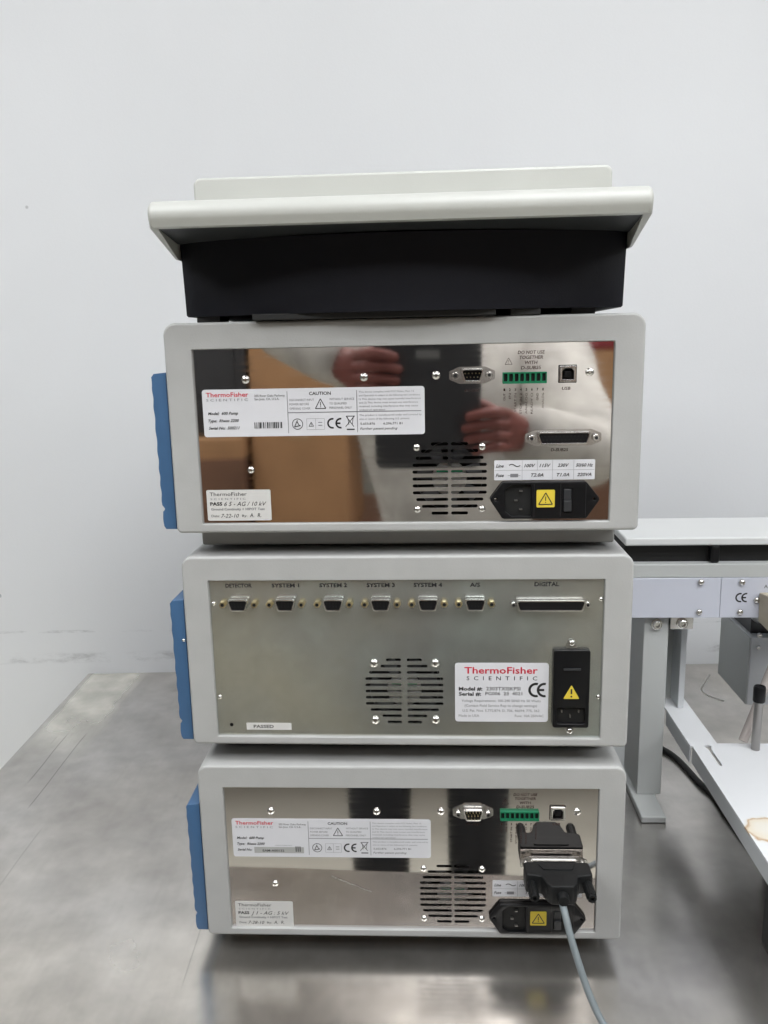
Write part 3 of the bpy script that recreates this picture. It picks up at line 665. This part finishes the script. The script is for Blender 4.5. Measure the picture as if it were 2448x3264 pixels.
def make_interface(ZT, base, rz):
    t = empty('interface_module', base, rz); tag(t, 'grey instrument with dull zinc back and seven ports in a row, between the two pumps', 'lab instrument')
    case_shell(ZT, t); side_panel(ZT, t)
    c = -.0015
    hws = [.0147, .0192, .0288, .0320, .0320, .0320, .0320, .0320, .0283, .0185, .0143]
    slots = vent_slots(c, ZT-.0683, .00546, hws, .0024, .00115)
    iec = rrect(.1190, .1481, ZT-.1252, ZT-.0584, .002, 4)
    slab('back_plate', [rrect(-.1587, .1579, ZT-.1353, ZT-.0001, .0007)]+slots+[circle(-.1472, ZT-.1262, .0016, 14)], 0.0012, zinc_m, t, y=0.0042)
    cavity(t, ZT); fan_guard(t, c, ZT-.0955, .031, .014)
    for u, v in ((-.0259, -.0712), (.0240, -.0711), (-.0259, -.1212), (.0240, -.1206)): screw(t, u, ZT+v, s=1.15)
    for u, v in ((-.1573, -.0200), (-.1570, -.1012), (.1571, -.0171), (.1573, -.0998)): screw(t, u-.0012*math.copysign(1, u)*-1*-1, ZT+v, s=.6)
    names_ = ('DETECTOR', 'SYSTEM 1', 'SYSTEM 2', 'SYSTEM 3', 'SYSTEM 4', 'A/S')
    cs = (-.1345, -.0962, -.0574, -.0191, .0187, .0562); ws = (.0215, .0225, .0225, .0228, .0228, .0080)
    k = MB()
    for s_, u, w_ in zip(names_, cs, ws):
        dsub(t, u, ZT-.0196, .0170, .0098, .0072, False, .0130, gold_m, (5, 5), 'f', name='vga_port')
        text(k, s_, u, ZT-.0063, w_, .0031, .00290, align='C', bold=.03); k.build('port_name', ink_m, t, smooth=False); k = MB()
    dsub(t, .1157, ZT-.0207, .0548, .0090, .0062, False, .0291, chrome_m, (25, 25), 'f', name='digital_port', ns=.8)
    text(k, 'DIGITAL', .1130, ZT-.0061, .0195, .0033, .00290, align='C', bold=.03)
    k.build('port_name', ink_m, t, smooth=False)
    # PASSED slip
    p = slab('passed_label', [rrect(-.1345, -.0965, ZT-.1305, ZT-.1243, .0004, 2)], .0002, testp_m, t, y=0.0029)
    k = MB(); text(k, 'PASSED', -.1285, ZT-.1288, .0170, .0027, .00265, bold=.02); k.build('lettering', ink_m, p, smooth=False)
    # rating label
    u0, u1, z0, z1 = .0400, .1158, ZT-.1219, ZT-.0707
    p = slab('rating_label', [rrect(u0, u1, z0, z1, .0025)], .0003, label_m, t, y=0.0029)
    y = .00245; k = MB(); g = MB(); r = MB()
    text(r, 'ThermoFisher', .0477, ZT-.0797, .0592, .0056, y, bold=.014); text(k, 'S  C  I  E  N  T  I  F  I  C', .0495, ZT-.0855, .0570, .0034, y)
    text(k, 'Model #:', .0431, ZT-.0945, .0192, .0030, y, bold=.03); text(k, '2303TXISKPSI', .0655, ZT-.0943, .0275, .0030, y)
    text(k, 'Serial #:', .0431, ZT-.0990, .0182, .0030, y, bold=.03); text(k, 'PG006  23  4021', .0648, ZT-.0985, .0298, .0028, y)
    ce(k, .0995, .1145, ZT-.0998, ZT-.0880, y)
    text(g, 'Voltage Requirements: 100-240 50/60 Hz 50 Watts', .0454, ZT-.1044, .0642, .0021, y); text(g, '(Contact Field Service Rep to change settings)', .0479, ZT-.1087, .0588, .0021, y)
    text(g, 'U.S. Pat. Nos. 5,772,874; D, 706, 46694; 775, 362', .0462, ZT-.1131, .0626, .0021, y); text(g, 'Made in USA', .0430, ZT-.1176, .0168, .0021, y); text(g, 'Fuse: 10A 250VAC', .0889, ZT-.1176, .0234, .0021, y)
    k.build('lettering', ink_m, p, smooth=False); g.build('fine_print', inkg_m, p, smooth=False); r.build('red_lettering', red_m, p, smooth=False)
    # upright power entry
    inl = rrect(.1222, .1452, ZT-.1218, ZT-.1075, .0020, 3)
    p = slab('power_inlet', [iec, inl], .0042, black_m, t, y=0.0029, bev=.0007)
    slab('socket_face', [inl], .0006, cav_m, p, y=.0028)
    for a, b_ in ((.1265, -.1110), (.1400, -.1110), (.1333, -.1155)):
        mb = MB(); mb.box(a-.0004, a+.0004, -.0006, .0021, ZT+b_-.0012, ZT+b_+.0012); mb.build('pin', pin_m, p, smooth=False)
    mb = MB(); mb.box(.1270, .1405, -.0026, -.0012, ZT-.0752, ZT-.0735); mb.build('fuse_drawer', darkbox_m, p, bevel=.0002)
    s_ = slab('warning_sticker', [roundpoly([(.1271, ZT-.0997), (.1401, ZT-.0997), (.1336, ZT-.0878)], .0006, 2)], .0002, yel_m, p, y=-0.0014)
    k = MB(); bar(k, .13295, .13425, ZT-.0955, ZT-.0912, -.00168); arc(k, .1336, ZT-.0977, .0004, .0008, 0, 360, -.00168, 10); k.build('lettering', ink_m, s_, smooth=False)
    fl = slab('mount_tab', [roundpoly([(.1290, ZT-.0590), (.1290, ZT-.0560), (.1312, ZT-.0515), (.1358, ZT-.0515), (.1380, ZT-.0560), (.1380, ZT-.0590)], .0012, 3)], .0010, shell_m, p, y=.0027)
    fl = slab('mount_tab', [roundpoly([(.1290, ZT-.1246), (.1290, ZT-.1276), (.1312, ZT-.1312), (.1358, ZT-.1312), (.1380, ZT-.1276), (.1380, ZT-.1246)], .0012, 3)], .0010, shell_m, p, y=.0027)
    screw(p, .1335, ZT-.0533, y=.0018, s=.9); screw(p, .1335, ZT-.1290, y=.0018, s=.9)
    mb = MB(); mb.lathe([(.0012, 0), (.0012, .0015), (.0006, .002)], 10, Matrix.Translation((-.1822, .0015, ZT-.0505))); mb.build('clip', chrome_m, t)
    return t

make_pump(0.1632, 0, (-0.01106, -0.0033, 0.3636), -0.00514, 'grey pump with mirror bright back and empty ports, directly under the black bodied tray unit')
make_interface(0.1617, (-0.01134, 0.0015, 0.1818), -0.00348)
make_pump(0.1617, 1, (-0.00983, 0.0018, 0.0), 0.00861, 'grey pump at the bottom of the stack on the steel table, black connector plugged in')

# ------------------------------------------------------------------ connector hood and cable plugged into the bottom pump
px0, py0 = -0.00983, 0.0018
hood = empty('cable_plug', (px0+0.1219, py0-0.0032, 0.1617-0.0708), 0.0086)
tag(hood, 'black moulded connector plug with grey cable, screwed into the bottom pump', 'cable plug')
HB = Matrix.Rotation(math.radians(-4), 4, 'X')
def hslab(name, poly, z0, z1, m, bev):
    # poly in (u, -y) seen from above
    me = slab_mesh([poly], z1-z0, bev, 2)
    mtx = HB @ Matrix(((1, 0, 0, 0), (0, -1, 0, 0), (0, 0, 1, (z0+z1)/2), (0, 0, 0, 1)))
    mb = MB(); mb.mesh(me, mtx); bpy.data.meshes.remove(me); return mb.build(name, m, hood)
slab('metal_shell', [dshape(0, 0, .0384, .0080, .0016)], .0040, shell_m, hood, y=-.0006)
mb = MB(); mb.box(-.0268, .0268, -.0036, -.0028, -.0062, .0062); mb.build('metal_flange', shell_m, hood, bevel=.0004)
body = roundpoly([(-.0272, .0035), (.0272, .0035), (.0272, .0225), (.0150, .0245), (.0120, .0350), (.0085, .0395), (-.0085, .0395), (-.0120, .0350), (-.0150, .0245), (-.0272, .0225)], .003, 4)
hslab('hood_body', body, -.0080, .0080, hood_m, .0012)
hslab('raised_pad', roundpoly([(-.016, .006), (.016, .006), (.012, .016), (-.012, .016)], .002, 4), .0078, .0090, hood_m, .0003)
for sgn in (-1, 1):
    mb = MB(); pr = [(.0034, 0), (.0036, .001), (.0036, .020), (.0030, .0225), (.0018, .0225), (.0016, .020)]
    vs_ = []
    mb.lathe(pr, 24, HB @ Matrix.Translation((sgn*.0226, -.0215, 0)))
    for i in range(10):
        a = 2*PI*i/10; m_ = HB @ Matrix.Translation((sgn*.0226, 0, 0)) @ Matrix.Rotation(a, 4, 'Y'); mb.box(-.0005, .0005, -.0420, -.0255, .0034, .0041, m_)
    mb.build('thumb_screw', hood_m, hood)
mb = MB(); mb.lathe([(.0052, 0), (.0048, .004), (.0040, .007)], 20, HB @ Matrix.Translation((0, -.0390, -.001))); mb.build('strain_relief', hood_m, hood)
cx, cy, cz = px0+.1219, py0-.0032, .0909
path = [(cx, cy-.042, cz-.003), (cx+.001, cy-.050, cz-.0065), (cx+.0040, cy-.059, cz-.019), (cx+.010, cy-.069, cz-.038), (cx+.0165, cy-.076, cz-.056), (cx+.0255, cy-.086, cz-.0725), (cx+.038, cy-.099, cz-.084), (cx+.054, cy-.114, cz-.0879), (cx+.075, cy-.128, cz-.088), (cx+.098, cy-.146, cz-.0885), (cx+.11, cy-.165, cz-.115), (cx+.115, cy-.172, cz-.25)]
inv = Matrix.Translation(hood.location) @ Matrix.Rotation(.0086, 4, 'Z'); inv.invert()
mb = MB(); mb.tube([inv @ v for v in catmull(path, 8)], .0028, 14); mb.build('cable', cable_m, hood)

# ------------------------------------------------------------------ top tray unit
TZ = 0.5468
top = empty('tray_unit', (-0.0108, 0.0, TZ), -0.004)
tag(top, 'cream topped tray unit with a curved near black body, on top of the stack', 'lab instrument')
# dark convex body
mb = MB(); n = 36; rows = [(0.0048, .1655, 0), (0.0060, .1668, 0), (.0250, .1673, 0), (.0596, .1683, 0)]
vs_ = []
for z, hw, _ in rows:
    ring = []
    for i in range(n+1):
        s = -1+2*i/n; u = hw*s; bul = .030*(1-s*s); edge = .004*max(0, (abs(s)-.96)/.04)**2
        ring.append((u, .014-bul+edge, z))
    ring += [(hw, .05, z), (hw, .33, z), (-hw, .33, z), (-hw, .05, z)]; vs_ += ring
m_ = n+5; fs = []
for k in range(len(rows)-1):
    for i in range(m_):
        j = (i+1) % m_; fs.append((k*m_+i, k*m_+j, (k+1)*m_+j, (k+1)*m_+i))
fs.append(tuple(range(m_))); fs.append(tuple((len(rows)-1)*m_+i for i in range(m_)))
mb.add(vs_, fs); mb.build('body', dark_m, top, angle=30)
for u in (-.1485, .1365, .0950):
    for y in (.012, .29):
        if u == .0950: q = MB(); q.box(u-.014, u+.008, y-.016, y+.02, .0003, .0052)
        else: q = MB(); q.box(u-.009, u+.009, y, y+.03, .0003, .0052)
        q.build('foot', rubber_m, top, bevel=.0008)
mb = MB(); mb.box(-.1100, .0700, -.009, .30, .0006, .0052); mb.build('base_pad', rubber_m, top, bevel=.0008)
# cream lid: lip, top sheet, side rims
zo = -TZ
prof = [(-.0440, .6092+zo), (-.0480, .6100+zo)]
for i in range(9):
    a = math.radians(215-i*125/8); prof.append((-.0408+.0098*math.cos(a), .6180+zo+.0098*math.sin(a)))
prof += [(0.0, .6290+zo), (.36, .6270+zo), (.36, .6130+zo), (-.0400, .6130+zo)]
me = slab_mesh([prof], .3406, .0035, 3)
mtx = Matrix(((0, 0, 1, 0), (1, 0, 0, 0), (0, 1, 0, 0), (0, 0, 0, 1)))
mb = MB(); mb.mesh(me, mtx)
for sgn in (-1, 1):
    sec = [(-.0462, .1645, .1700, .6096), (-.0440, .1645, .1706, .6090), (.012, .1688, .1714, .5942), (.355, .1688, .1714, .5942)]
    vs_ = []
    for y, ui, uo, z in sec: vs_ += [(sgn*ui, y, z+zo), (sgn*(uo-.001), y, z+zo), (sgn*uo, y, z+.001+zo), (sgn*uo, y, .6150+zo), (sgn*ui, y, .6150+zo)]
    fs_ = [(0, 1, 2, 3, 4), (19, 18, 17, 16, 15)]
    for k in range(3):
        for i in range(5): j = (i+1) % 5; fs_.append((k*5+i, k*5+j, k*5+5+j, k*5+5+i))
    mb.add(vs_, fs_)
mb.build('lid', lid_m, top, angle=50)
mb = MB(); mb.add([(s*(.1648 if y < 0 else .1690), y, z) for s in (-1, 1) for y, z in ((-.0438, .6093+zo), (.012, .6058+zo), (.35, .6058+zo), (.35, .6128+zo), (-.0395, .6128+zo))],
    [(0, 1, 2, 3, 4), (9, 8, 7, 6, 5), (0, 5, 6, 1), (1, 6, 7, 2), (2, 7, 8, 3), (3, 8, 9, 4), (4, 9, 5, 0)]); mb.build('underside', under_m, top, smooth=False)
me = slab_mesh([rrect(-.1588, .1588, .6260+zo, .6557+zo, [.001, .001, .006, .006], 6)], .30, .002, 3)
mb = MB(); mb.mesh(me, Matrix(((1, 0, 0, 0.0), (0, 0, 1, .18), (0, 1, 0, 0), (0, 0, 0, 1)))); mb.build('rear_cover', lid_m, top, angle=50)

# ------------------------------------------------------------------ right-hand machine
mc = empty('sampler_frame', (0.0, 0.0, 0.0)); tag(mc, 'white sheet metal sampler machine standing on the table at the right edge', 'lab machine')
XR = 0.80
mb = MB(); mb.box(.2195, XR, .25, .352, .3080, .3170); mb.build('hood_cover', machw_m, mc, bevel=.0022)
mb = MB(); mb.box(.2215, XR-.002, .262, .350, .2876, .3078); mb.build('dark_bay', cav_m, mc, smooth=False)
mb = MB(); mb.box(.312, .322, .252, .262, .2876, .3078); mb.build('bay_roller', black_m, mc, bevel=.003)
mb = MB(); mb.box(.2215, XR, .2500, .34, .2722, .2875); mb.build('top_rail', machg2 := mat('rail_grey', (0.50, 0.515, 0.51), 0.45, var=.02, vscale=12), mc, bevel=.0010)
mb = MB(); mb.box(.2215, .3235, .2490, .34, .2270, .2720); mb.build('beam_panel', panel_m, mc, bevel=.0006)
mb = MB(); mb.box(.3237, XR, .2488, .34, .2270, .2720); mb.build('beam_panel', panel_m, mc, bevel=.0006)
for u, z in ((.3019, .2675), (.3455, .2672), (.3017, .2336), (.3453, .2335), (.3625, .2470)): screw(mc, u, z, y=.2487, s=1.15)
k = MB(); ce(k, .3393, .3526, .2450, .2550, .24865); k.build('lettering', ink_m, mc, smooth=False)
k = MB(); text(k, 'A', .3690, .2605, .004, .004, .24865); k.build('lettering', ink_m, mc, smooth=False)
mb = MB(); mb.box(.2462, .2735, .260, .325, .0082, .2268); mb.build('post', machg2, mc, bevel=.0012)
mb = MB(); mb.box(.2403, .2676, .2135, .40, .0, .0080); mb.build('post_foot', machg2, mc, bevel=.0016)
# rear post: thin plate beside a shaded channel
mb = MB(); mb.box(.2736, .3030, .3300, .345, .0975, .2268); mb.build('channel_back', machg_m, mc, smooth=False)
mb = MB(); mb.box(.3000, .3070, .300, .345, .0975, .2268); mb.build('rear_post', mach_m, mc, bevel=.001)
mb = MB(); mb.box(.2740, .2990, .2570, .2690, .2110, .2266); mb.build('bracket_block', shell_m, mc, bevel=.0006)
bolt = [(.0062, 0), (.0062, .0012), (.0050, .0013), (.0048, .0042), (.0040, .0048), (.0024, .0048), (.0024, .0025)]
for u, y, z in ((.2598, .2597, .2160), (.2868, .2568, .2180)):
    mb = MB(); mb.lathe(bolt, 20, Matrix.Translation((u, y, z))); mb.build('bolt', chrome_m, mc)
# tray sheet with its folded flange
def sheet(name, poly, z0, z1, m, parent, bev=0.0006):
    me = slab_mesh([poly] if not isinstance(poly[0], list) else poly, z1-z0, bev, 1)
    mb = MB(); mb.mesh(me, Matrix.Translation((0, 0, (z0+z1)/2))); bpy.data.meshes.remove(me); return mb.build(name, m, parent, angle=40)
pt = [(.2860, .2975), (.2866, .2070), (.2888, .2064), (.2888, -.02), (XR, -.02), (XR, .2135), (.3172, .2133), (.3161, .3296), (.2860, .3296)]
slot = [(.3036+.0022*math.cos(2*PI*i/12+PI), .2052+.0022*math.sin(2*PI*i/12)) for i in range(12)]
slot = []
for i in range(9):
    a = PI*i/8; slot.append((.3050+.0035*math.cos(a), .2060+.0035*math.sin(a)))
slot += [(.3036, .1990), (.3036, .1655)] + [(.3050, .1640)] + [(.3064, .1655), (.3064, .1990)]
tr = sheet('tray', [pt, slot], .0945, .0970, tray_m, mc, .0004)
mb = MB(); mb.box(.2862, .2880, .2075, .2974, .0775, .0944); mb.box(.2889, .2907, -.0198, .2062, .0775, .0944); mb.build('tray_flange', mach_m, mc, bevel=.0004)
mb = MB(); mb.box(.3020, .3080, .160, .212, .086, .0862); mb.build('slot_backing', shell_m, mc, smooth=False)
mb = MB(); mb.box(.745, .79, .02, .19, .0, .0944); mb.build('tray_support', machg2, mc, bevel=.001)
mb = MB(); mb.box(.30, .34, -.01, .03, .0, .0940); mb.build('tray_support', rubber_m, mc, bevel=.002)
# standing rod with black cap
rod = MB(); rod.lathe([(.0044, 0), (.0044, .056)], 20, Matrix.Translation((.3526, .2000, .0972)) @ Matrix.Rotation(-PI/2, 4, 'X')); ro = rod.build('upright_rod', pin_m, mc)
cap = MB(); cap.lathe([(.0058, 0), (.0062, .0012), (.0062, .0150), (.0054, .0170), (.0048, .0170), (.0044, .0160)], 24, Matrix.Translation((.3526, .2000, .1515)) @ Matrix.Rotation(-PI/2, 4, 'X')); cap.build('rod_cap', black_m, ro)
# grey drive housing under the beam
mh = MB(); mh.box(.3915, .56, .33, .430, .0880, .1742); mh.build('drive_housing', mach_m, mc, bevel=.0012)
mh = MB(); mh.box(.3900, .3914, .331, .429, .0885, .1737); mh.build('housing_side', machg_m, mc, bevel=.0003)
mh = MB(); mh.box(.3960, .56, .345, .43, .1743, .2268); mh.build('shade_neck', darkbox_m, mc, bevel=.001)  # dark block standing in for the shade under the beam
screw(mc, .4005, .1620, y=.3298, s=.9); screw(mc, .4010, .1775, y=.3299, s=1.1)
mb = MB(); mb.lathe([(.014, 0), (.0145, .004), (.012, .009)], 24, Matrix.Translation((.4060, .3449, .203))); mb.build('drive_pulley', machg_m, mc)
mb = MB(); mb.tube(catmull([(.3715, .405, .096), (.3640, .40, .086), (.3600, .398, .0775), (.3690, .396, .0700), (.3850, .385, .0680)], 6), .0011, 8); mb.build('white_wire', wire_m, mc)
mb = MB(); mb.tube(catmull([(.415, .252, .262), (.398, .246, .215), (.378, .236, .172), (.360, .226, .128), (.345, .215, .0985)], 6), .0048, 16); mb.build('clear_tube', tube_m, mc)
# beige block clamped to the beam
mb = MB(); mb.add([(.3640, .2485, .2560), (.3900, .2485, .2560), (.3900, .2485, .2200), (.3650, .2485, .2230), (.3700, .205, .2590), (.3950, .205, .2590), (.3950, .205, .2200), (.3720, .205, .2130)],
    [(0, 1, 2, 3), (7, 6, 5, 4), (0, 4, 5, 1), (1, 5, 6, 2), (2, 6, 7, 3), (3, 7, 4, 0)]); mb.build('beige_block', beige_m, mc, bevel=.0015)
# black lead on the table behind the post
lead = MB(); lead.tube(catmull([(.262, .46, .0042), (.285, .41, .0034), (.3070, .3830, .0034), (.3202, .3538, .0034), (.3296, .2965, .0034), (.3364, .2718, .0034), (.3375, .2416, .0034), (.3378, .2257, .0034), (.345, .16, .0034), (.37, .08, .0034)], 8), .0033, 12)
tag(lead.build('black_lead', rubber_m), 'thin black lead lying on the table under the white machine', 'cable')
# dark red case under the tray at the frame edge
rc = empty('tool_case', (.405, .09, 0)); tag(rc, 'dark red and black case under the white tray at the right edge', 'case')
mb = MB(); mb.box(-.062, .06, -.05, .05, .0002, .060); mb.build('lower_shell', rubber_m, rc, bevel=.006)
mb = MB(); mb.box(-.060, .058, -.048, .048, .0602, .078); mb.build('upper_shell', redcase_m, rc, bevel=.006)

# ------------------------------------------------------------------ what the polished backs mirror: bench of cartons and the photographer
bench = empty('work_bench', (0.0, -1.85, -0.9)); tag(bench, 'long dark work bench behind the photographer, holding cardboard cartons', 'bench')
mb = MB(); mb.box(-1.5, 1.6, -.42, .38, .86, .90); mb.build('bench_top', card2_m, bench, bevel=.004)
for x in (-1.4, 1.5):
    for y in (-.36, .32):
        mb = MB(); mb.box(x-.03, x+.03, y-.03, y+.03, 0, .86); mb.build('leg', machg_m, bench, bevel=.003)
def carton(x0, x1, y0, y1, z0, z1, m, label, tape=True, cat='carton'):
    t = empty('carton', ((x0+x1)/2, (y0+y1)/2, z0)); tag(t, label, cat)
    a, b_, h = (x1-x0)/2, (y1-y0)/2, z1-z0
    mb = MB(); mb.box(-a, a, -b_, b_, 0.0005, h-.004); mb.build('box_body', m, t, bevel=.003)
    for s in (-1, 1):
        f = MB(); f.box(-a+.001, a-.001, min(s*.001, s*b_), max(s*.001, s*b_), h-.0038, h); f.build('flap', m, t, bevel=.001)
    if tape:
        f = MB(); f.box(-.024, .024, b_+.0005, b_+.0012, h*.72, h-.001); f.build('tape', tape_m, t, smooth=False)
carton(-.475, -.225, -1.95, -1.52, 0, .40, card_m, 'tan carton under a wider tan carton, mirrored left of the photographer')
carton(-.475, -.14, -1.95, -1.53, .401, .85, card_m, 'tan carton stacked on another tan carton, mirrored left of the photographer', tape=False)
carton(-.95, -.49, -1.90, -1.46, 0, .24, card2_m, 'brown carton under a flat tan sheet, mirrored far left in the upper back')
mb = MB(); mb.box(-.95, -.49, -1.90, -1.47, .241, .29)
tag(mb.build('cardboard_sheet', card_m, smooth=False), 'flat tan cardboard sheet lying on the brown carton', 'cardboard')
mb = MB(); mb.box(-1.05, -.486, -1.92, -1.55, .291, .95)
cb = empty('equipment_cabinet', (0, 0, 0)); tag(cb, 'dark equipment cabinet standing on the brown carton, mirrored in the upper left corner', 'cabinet')
mb.build('cabinet_body', darkbox_m, cb, bevel=.006); mb = MB(); mb.box(-1.02, -.52, -1.549, -1.546, .34, .90); mb.build('door', darkbox_m, cb, bevel=.001)
carton(.33, .90, -1.92, -1.50, 0, .325, card2_m, 'dark brown carton mirrored at the right of the upper steel back')
carton(.31, .80, -1.92, -1.51, .326, .50, card_m, 'flat tan carton standing on the dark brown carton, mirrored at right')
mb = MB(); mb.box(.25, .80, -1.90, -1.52, .501, .66)
rc2 = empty('tool_case', (0, 0, 0)); tag(rc2, 'dark red case on top of the tan carton, mirrored in the upper right corner', 'case'); mb.build('shell', redcase_m, rc2, bevel=.01)
mb = MB(); mb.box(.48, .60, -1.519, -1.50, .56, .575); mb.build('handle', rubber_m, rc2, bevel=.003)

# tablet held behind the lens
tb = empty('tablet', (0.0005, -0.652, 0.455)); tag(tb, 'black tablet held up by the photographer, mirrored in the upper steel back', 'tablet')
me = slab_mesh([rrect(-.0815, .0815, -.119, .119, .012, 6)], .0075, .0025, 3)
mb = MB(); mb.mesh(me, Matrix(((1, 0, 0, 0), (0, 0, -1, 0), (0, 1, 0, 0), (0, 0, 0, 1)))); mb.build('tablet_body', darkbox_m, tb, angle=50)
slab('camera_window', [rrect(-.018, .018, .050, .062, .0012, 3)], .0006, mat('camera_glass', (.20, .20, .195), .3), tb, y=-0.0 + .0047)
slab('screen', [rrect(-.074, .074, -.108, .108, .002, 3)], .0004, mat('screen_glass', (.02, .02, .025), .1), tb, y=-.0040)

# person
def skinned(name, chains, m, parent, sub=2):
    verts = []; rad = []; edges = []; idx = {}
    for ch in chains:
        prev = None
        for key, co, r in ch:
            if key is not None and key in idx: i = idx[key]
            else:
                i = len(verts); verts.append(co); rad.append(r)
                if key is not None: idx[key] = i
            if prev is not None: edges.append((prev, i))
            prev = i
    me = bpy.data.meshes.new(name); me.from_pydata(verts, edges, []); me.update()
    o = bpy.data.objects.new(name, me); COL.objects.link(o); o.parent = parent
    o.modifiers.new('skin', 'SKIN'); 
    if not me.skin_vertices: me.attributes.new('skin_vertices', 'FLOAT', 'POINT')
    for i, r in enumerate(rad):
        sv = me.skin_vertices[0].data[i]; sv.radius = (r, r) if not isinstance(r, tuple) else r; sv.use_root = (i == 0)
    s = o.modifiers.new('sub', 'SUBSURF'); s.levels = sub; s.render_levels = sub
    dg = bpy.context.evaluated_depsgraph_get(); dg.update()
    me2 = bpy.data.meshes.new_from_object(o.evaluated_get(dg)); bpy.data.objects.remove(o)
    me2.materials.clear(); me2.materials.append(m); me2.shade_smooth()
    return link(name, me2, parent)
person = empty('person', (0.05, -1.12, -0.9)); tag(person, 'photographer in pale grey coat and dark trousers holding up a black tablet', 'person')
# local: x right, y forward (+y towards stack), z up from floor
def PL(x, y, z): return (x-0.05, y+1.12, z+0.9)
LH = PL(-.110, -.672, .484); RH = PL(.124, -.668, .392)
def arm(s, hand):
    sh = PL(.05+s*.18, -1.13, .50); el = PL(-.27, -.84, .58) if s < 0 else PL(.30, -.88, .315)
    return sh, el, hand
shL, elL, _ = arm(-1, LH); shR, elR, _ = arm(1, RH)
def lerp(a, b_, t): return tuple(a[i]+(b_[i]-a[i])*t for i in range(3))
chains = [[('pel', PL(.05, -1.12, .02), .12), ('wai', PL(.05, -1.12, .16), .115), ('che', PL(.05, -1.13, .38), .125), ('nk0', PL(.05, -1.135, .53), .06), ('nk1', PL(.05, -1.12, .58), .05), ('hd0', PL(.05, -1.10, .64), .065), ('hd1', PL(.05, -1.095, .70), .085), ('hd2', PL(.05, -1.105, .77), .07)]]
for s, sh, el, hand in ((-1, shL, elL, LH), (1, shR, elR, RH)):
    kk = 'L' if s < 0 else 'R'
    wr = lerp(el, hand, .86)
    chains.append([('che', None, None), (kk+'sh', sh, .058), (kk+'el', el, .042), (kk+'wr', wr, .026), (kk+'pm', hand, (.020, .030))])
    hip = PL(.05+s*.095, -1.12, -.02)
    kx = -.095 if s < 0 else .128
    chains.append([('pel', None, None), (kk+'hp', hip, .085), (kk+'kn', PL(kx, -1.07, -.42), .055), (kk+'an', PL(kx, -1.10, -.82), .036), (kk+'ft', PL(kx, -.98, -.865), .030)])
    # fingers wrap round the tablet edge; thumb lies on the screen side
    for i in range(4):
        dz = .026-.0172*i; hx, hy, hz = hand
        ln_ = (.050, .056, .052, .040)[i]
        p0 = (hx-s*.004, hy+.012, hz+dz); p1 = (hx-s*.018, hy+.036, hz+dz+.004); p2 = (hx-s*(.018+ln_*.5), hy+.0385, hz+dz+.002); p3 = (hx-s*(.018+ln_), hy+.036, hz+dz-.004)
        chains.append([(kk+'pm', None, None), (None, p0, .010), (None, p1, .0095), (None, p2, .0085), (None, p3, .0075)])
    hx, hy, hz = hand
    chains.append([(kk+'pm', None, None), (None, (hx-s*.012, hy-.008, hz+.020), .012), (None, (hx-s*.034, hy-.002, hz+.036), .0105), (None, (hx-s*.054, hy+.001, hz+.044), .009)])
for ch in chains:
    for i, (k_, co, r) in enumerate(ch):
        pass
bd = skinned('body', chains, skin_m, person)
tz = PL(0, 0, 0)
coat = skinned('coat', [
    [('c0', PL(.05, -1.12, -.12), .150), ('c1', PL(.05, -1.12, .10), .150), ('c2', PL(.05, -1.13, .36), .158), ('c3', PL(.05, -1.135, .50), .10)],
    [('c2', None, None), (None, shL, .085), (None, elL, .070), (None, lerp(elL, LH, .40), .060), (None, lerp(elL, LH, .80), .050), (None, lerp(elL, LH, .90), .036)],
    [('c2', None, None), (None, shR, .085), (None, elR, .072), (None, lerp(elR, RH, .40), .066), (None, lerp(elR, RH, .84), .054), (None, lerp(elR, RH, .93), .036)]], cloth_m, person)
trs = []
for s in (-1, 1):
    kx = -.095 if s < 0 else .128
    trs.append([('pel', PL(.05, -1.12, -.02), .135), (None, PL(.05+s*.095, -1.12, -.08), .10), (None, PL(kx, -1.07, -.42), .078), (None, PL(kx, -1.10, -.80), .070)])
skinned('trousers', trs, trou_m, person)
for s in (-1, 1):
    kx = -.095 if s < 0 else .128
    mb = MB(); me = slab_mesh([rrect(-.045, .045, -.13, .13, .04, 6)], .075, .02, 3); x, y, z = PL(kx, -1.03, -.862); mb.mesh(me, Matrix.Translation((x, y, z))); mb.build('shoe', rubber_m, person, angle=60)
hd = PL(.05, -1.10, .715)
def ell(mb, c, r, n=20, m=12, zmin=-1.0, ycut=2):
    vs = []; fs = []
    for j in range(m+1):
        a = PI*j/m
        for i in range(n):
            b_ = 2*PI*i/n; vs.append((c[0]+r[0]*math.sin(a)*math.cos(b_), c[1]+r[1]*math.sin(a)*math.sin(b_), c[2]+r[2]*math.cos(a)))
    for j in range(m):
        for i in range(n):
            k = (i+1) % n; fs.append((j*n+i, j*n+k, (j+1)*n+k, (j+1)*n+i))
    mb.add(vs, fs)
mb = MB(); ell(mb, (hd[0], hd[1]-.020, hd[2]+.045), (.084, .092, .085)); mb.build('hair', hair_m, person)
mb = MB(); ell(mb, (hd[0], hd[1]+.078, hd[2]-.012), (.013, .020, .024)); mb.build('nose', skin_m, person)
for s in (-1, 1):
    mb = MB(); ell(mb, (hd[0]+s*.030, hd[1]+.068, hd[2]+.004), (.012, .012, .009)); mb.build('eye', label_m, person)
    mb = MB(); ell(mb, (hd[0]+s*.082, hd[1]-.005, hd[2]-.005), (.010, .018, .030)); mb.build('ear', skin_m, person)
mb = MB(); ell(mb, (hd[0], hd[1]+.066, hd[2]-.052), (.024, .010, .006)); mb.build('mouth', mat('lips', (.28, .06, .05), .5), person)
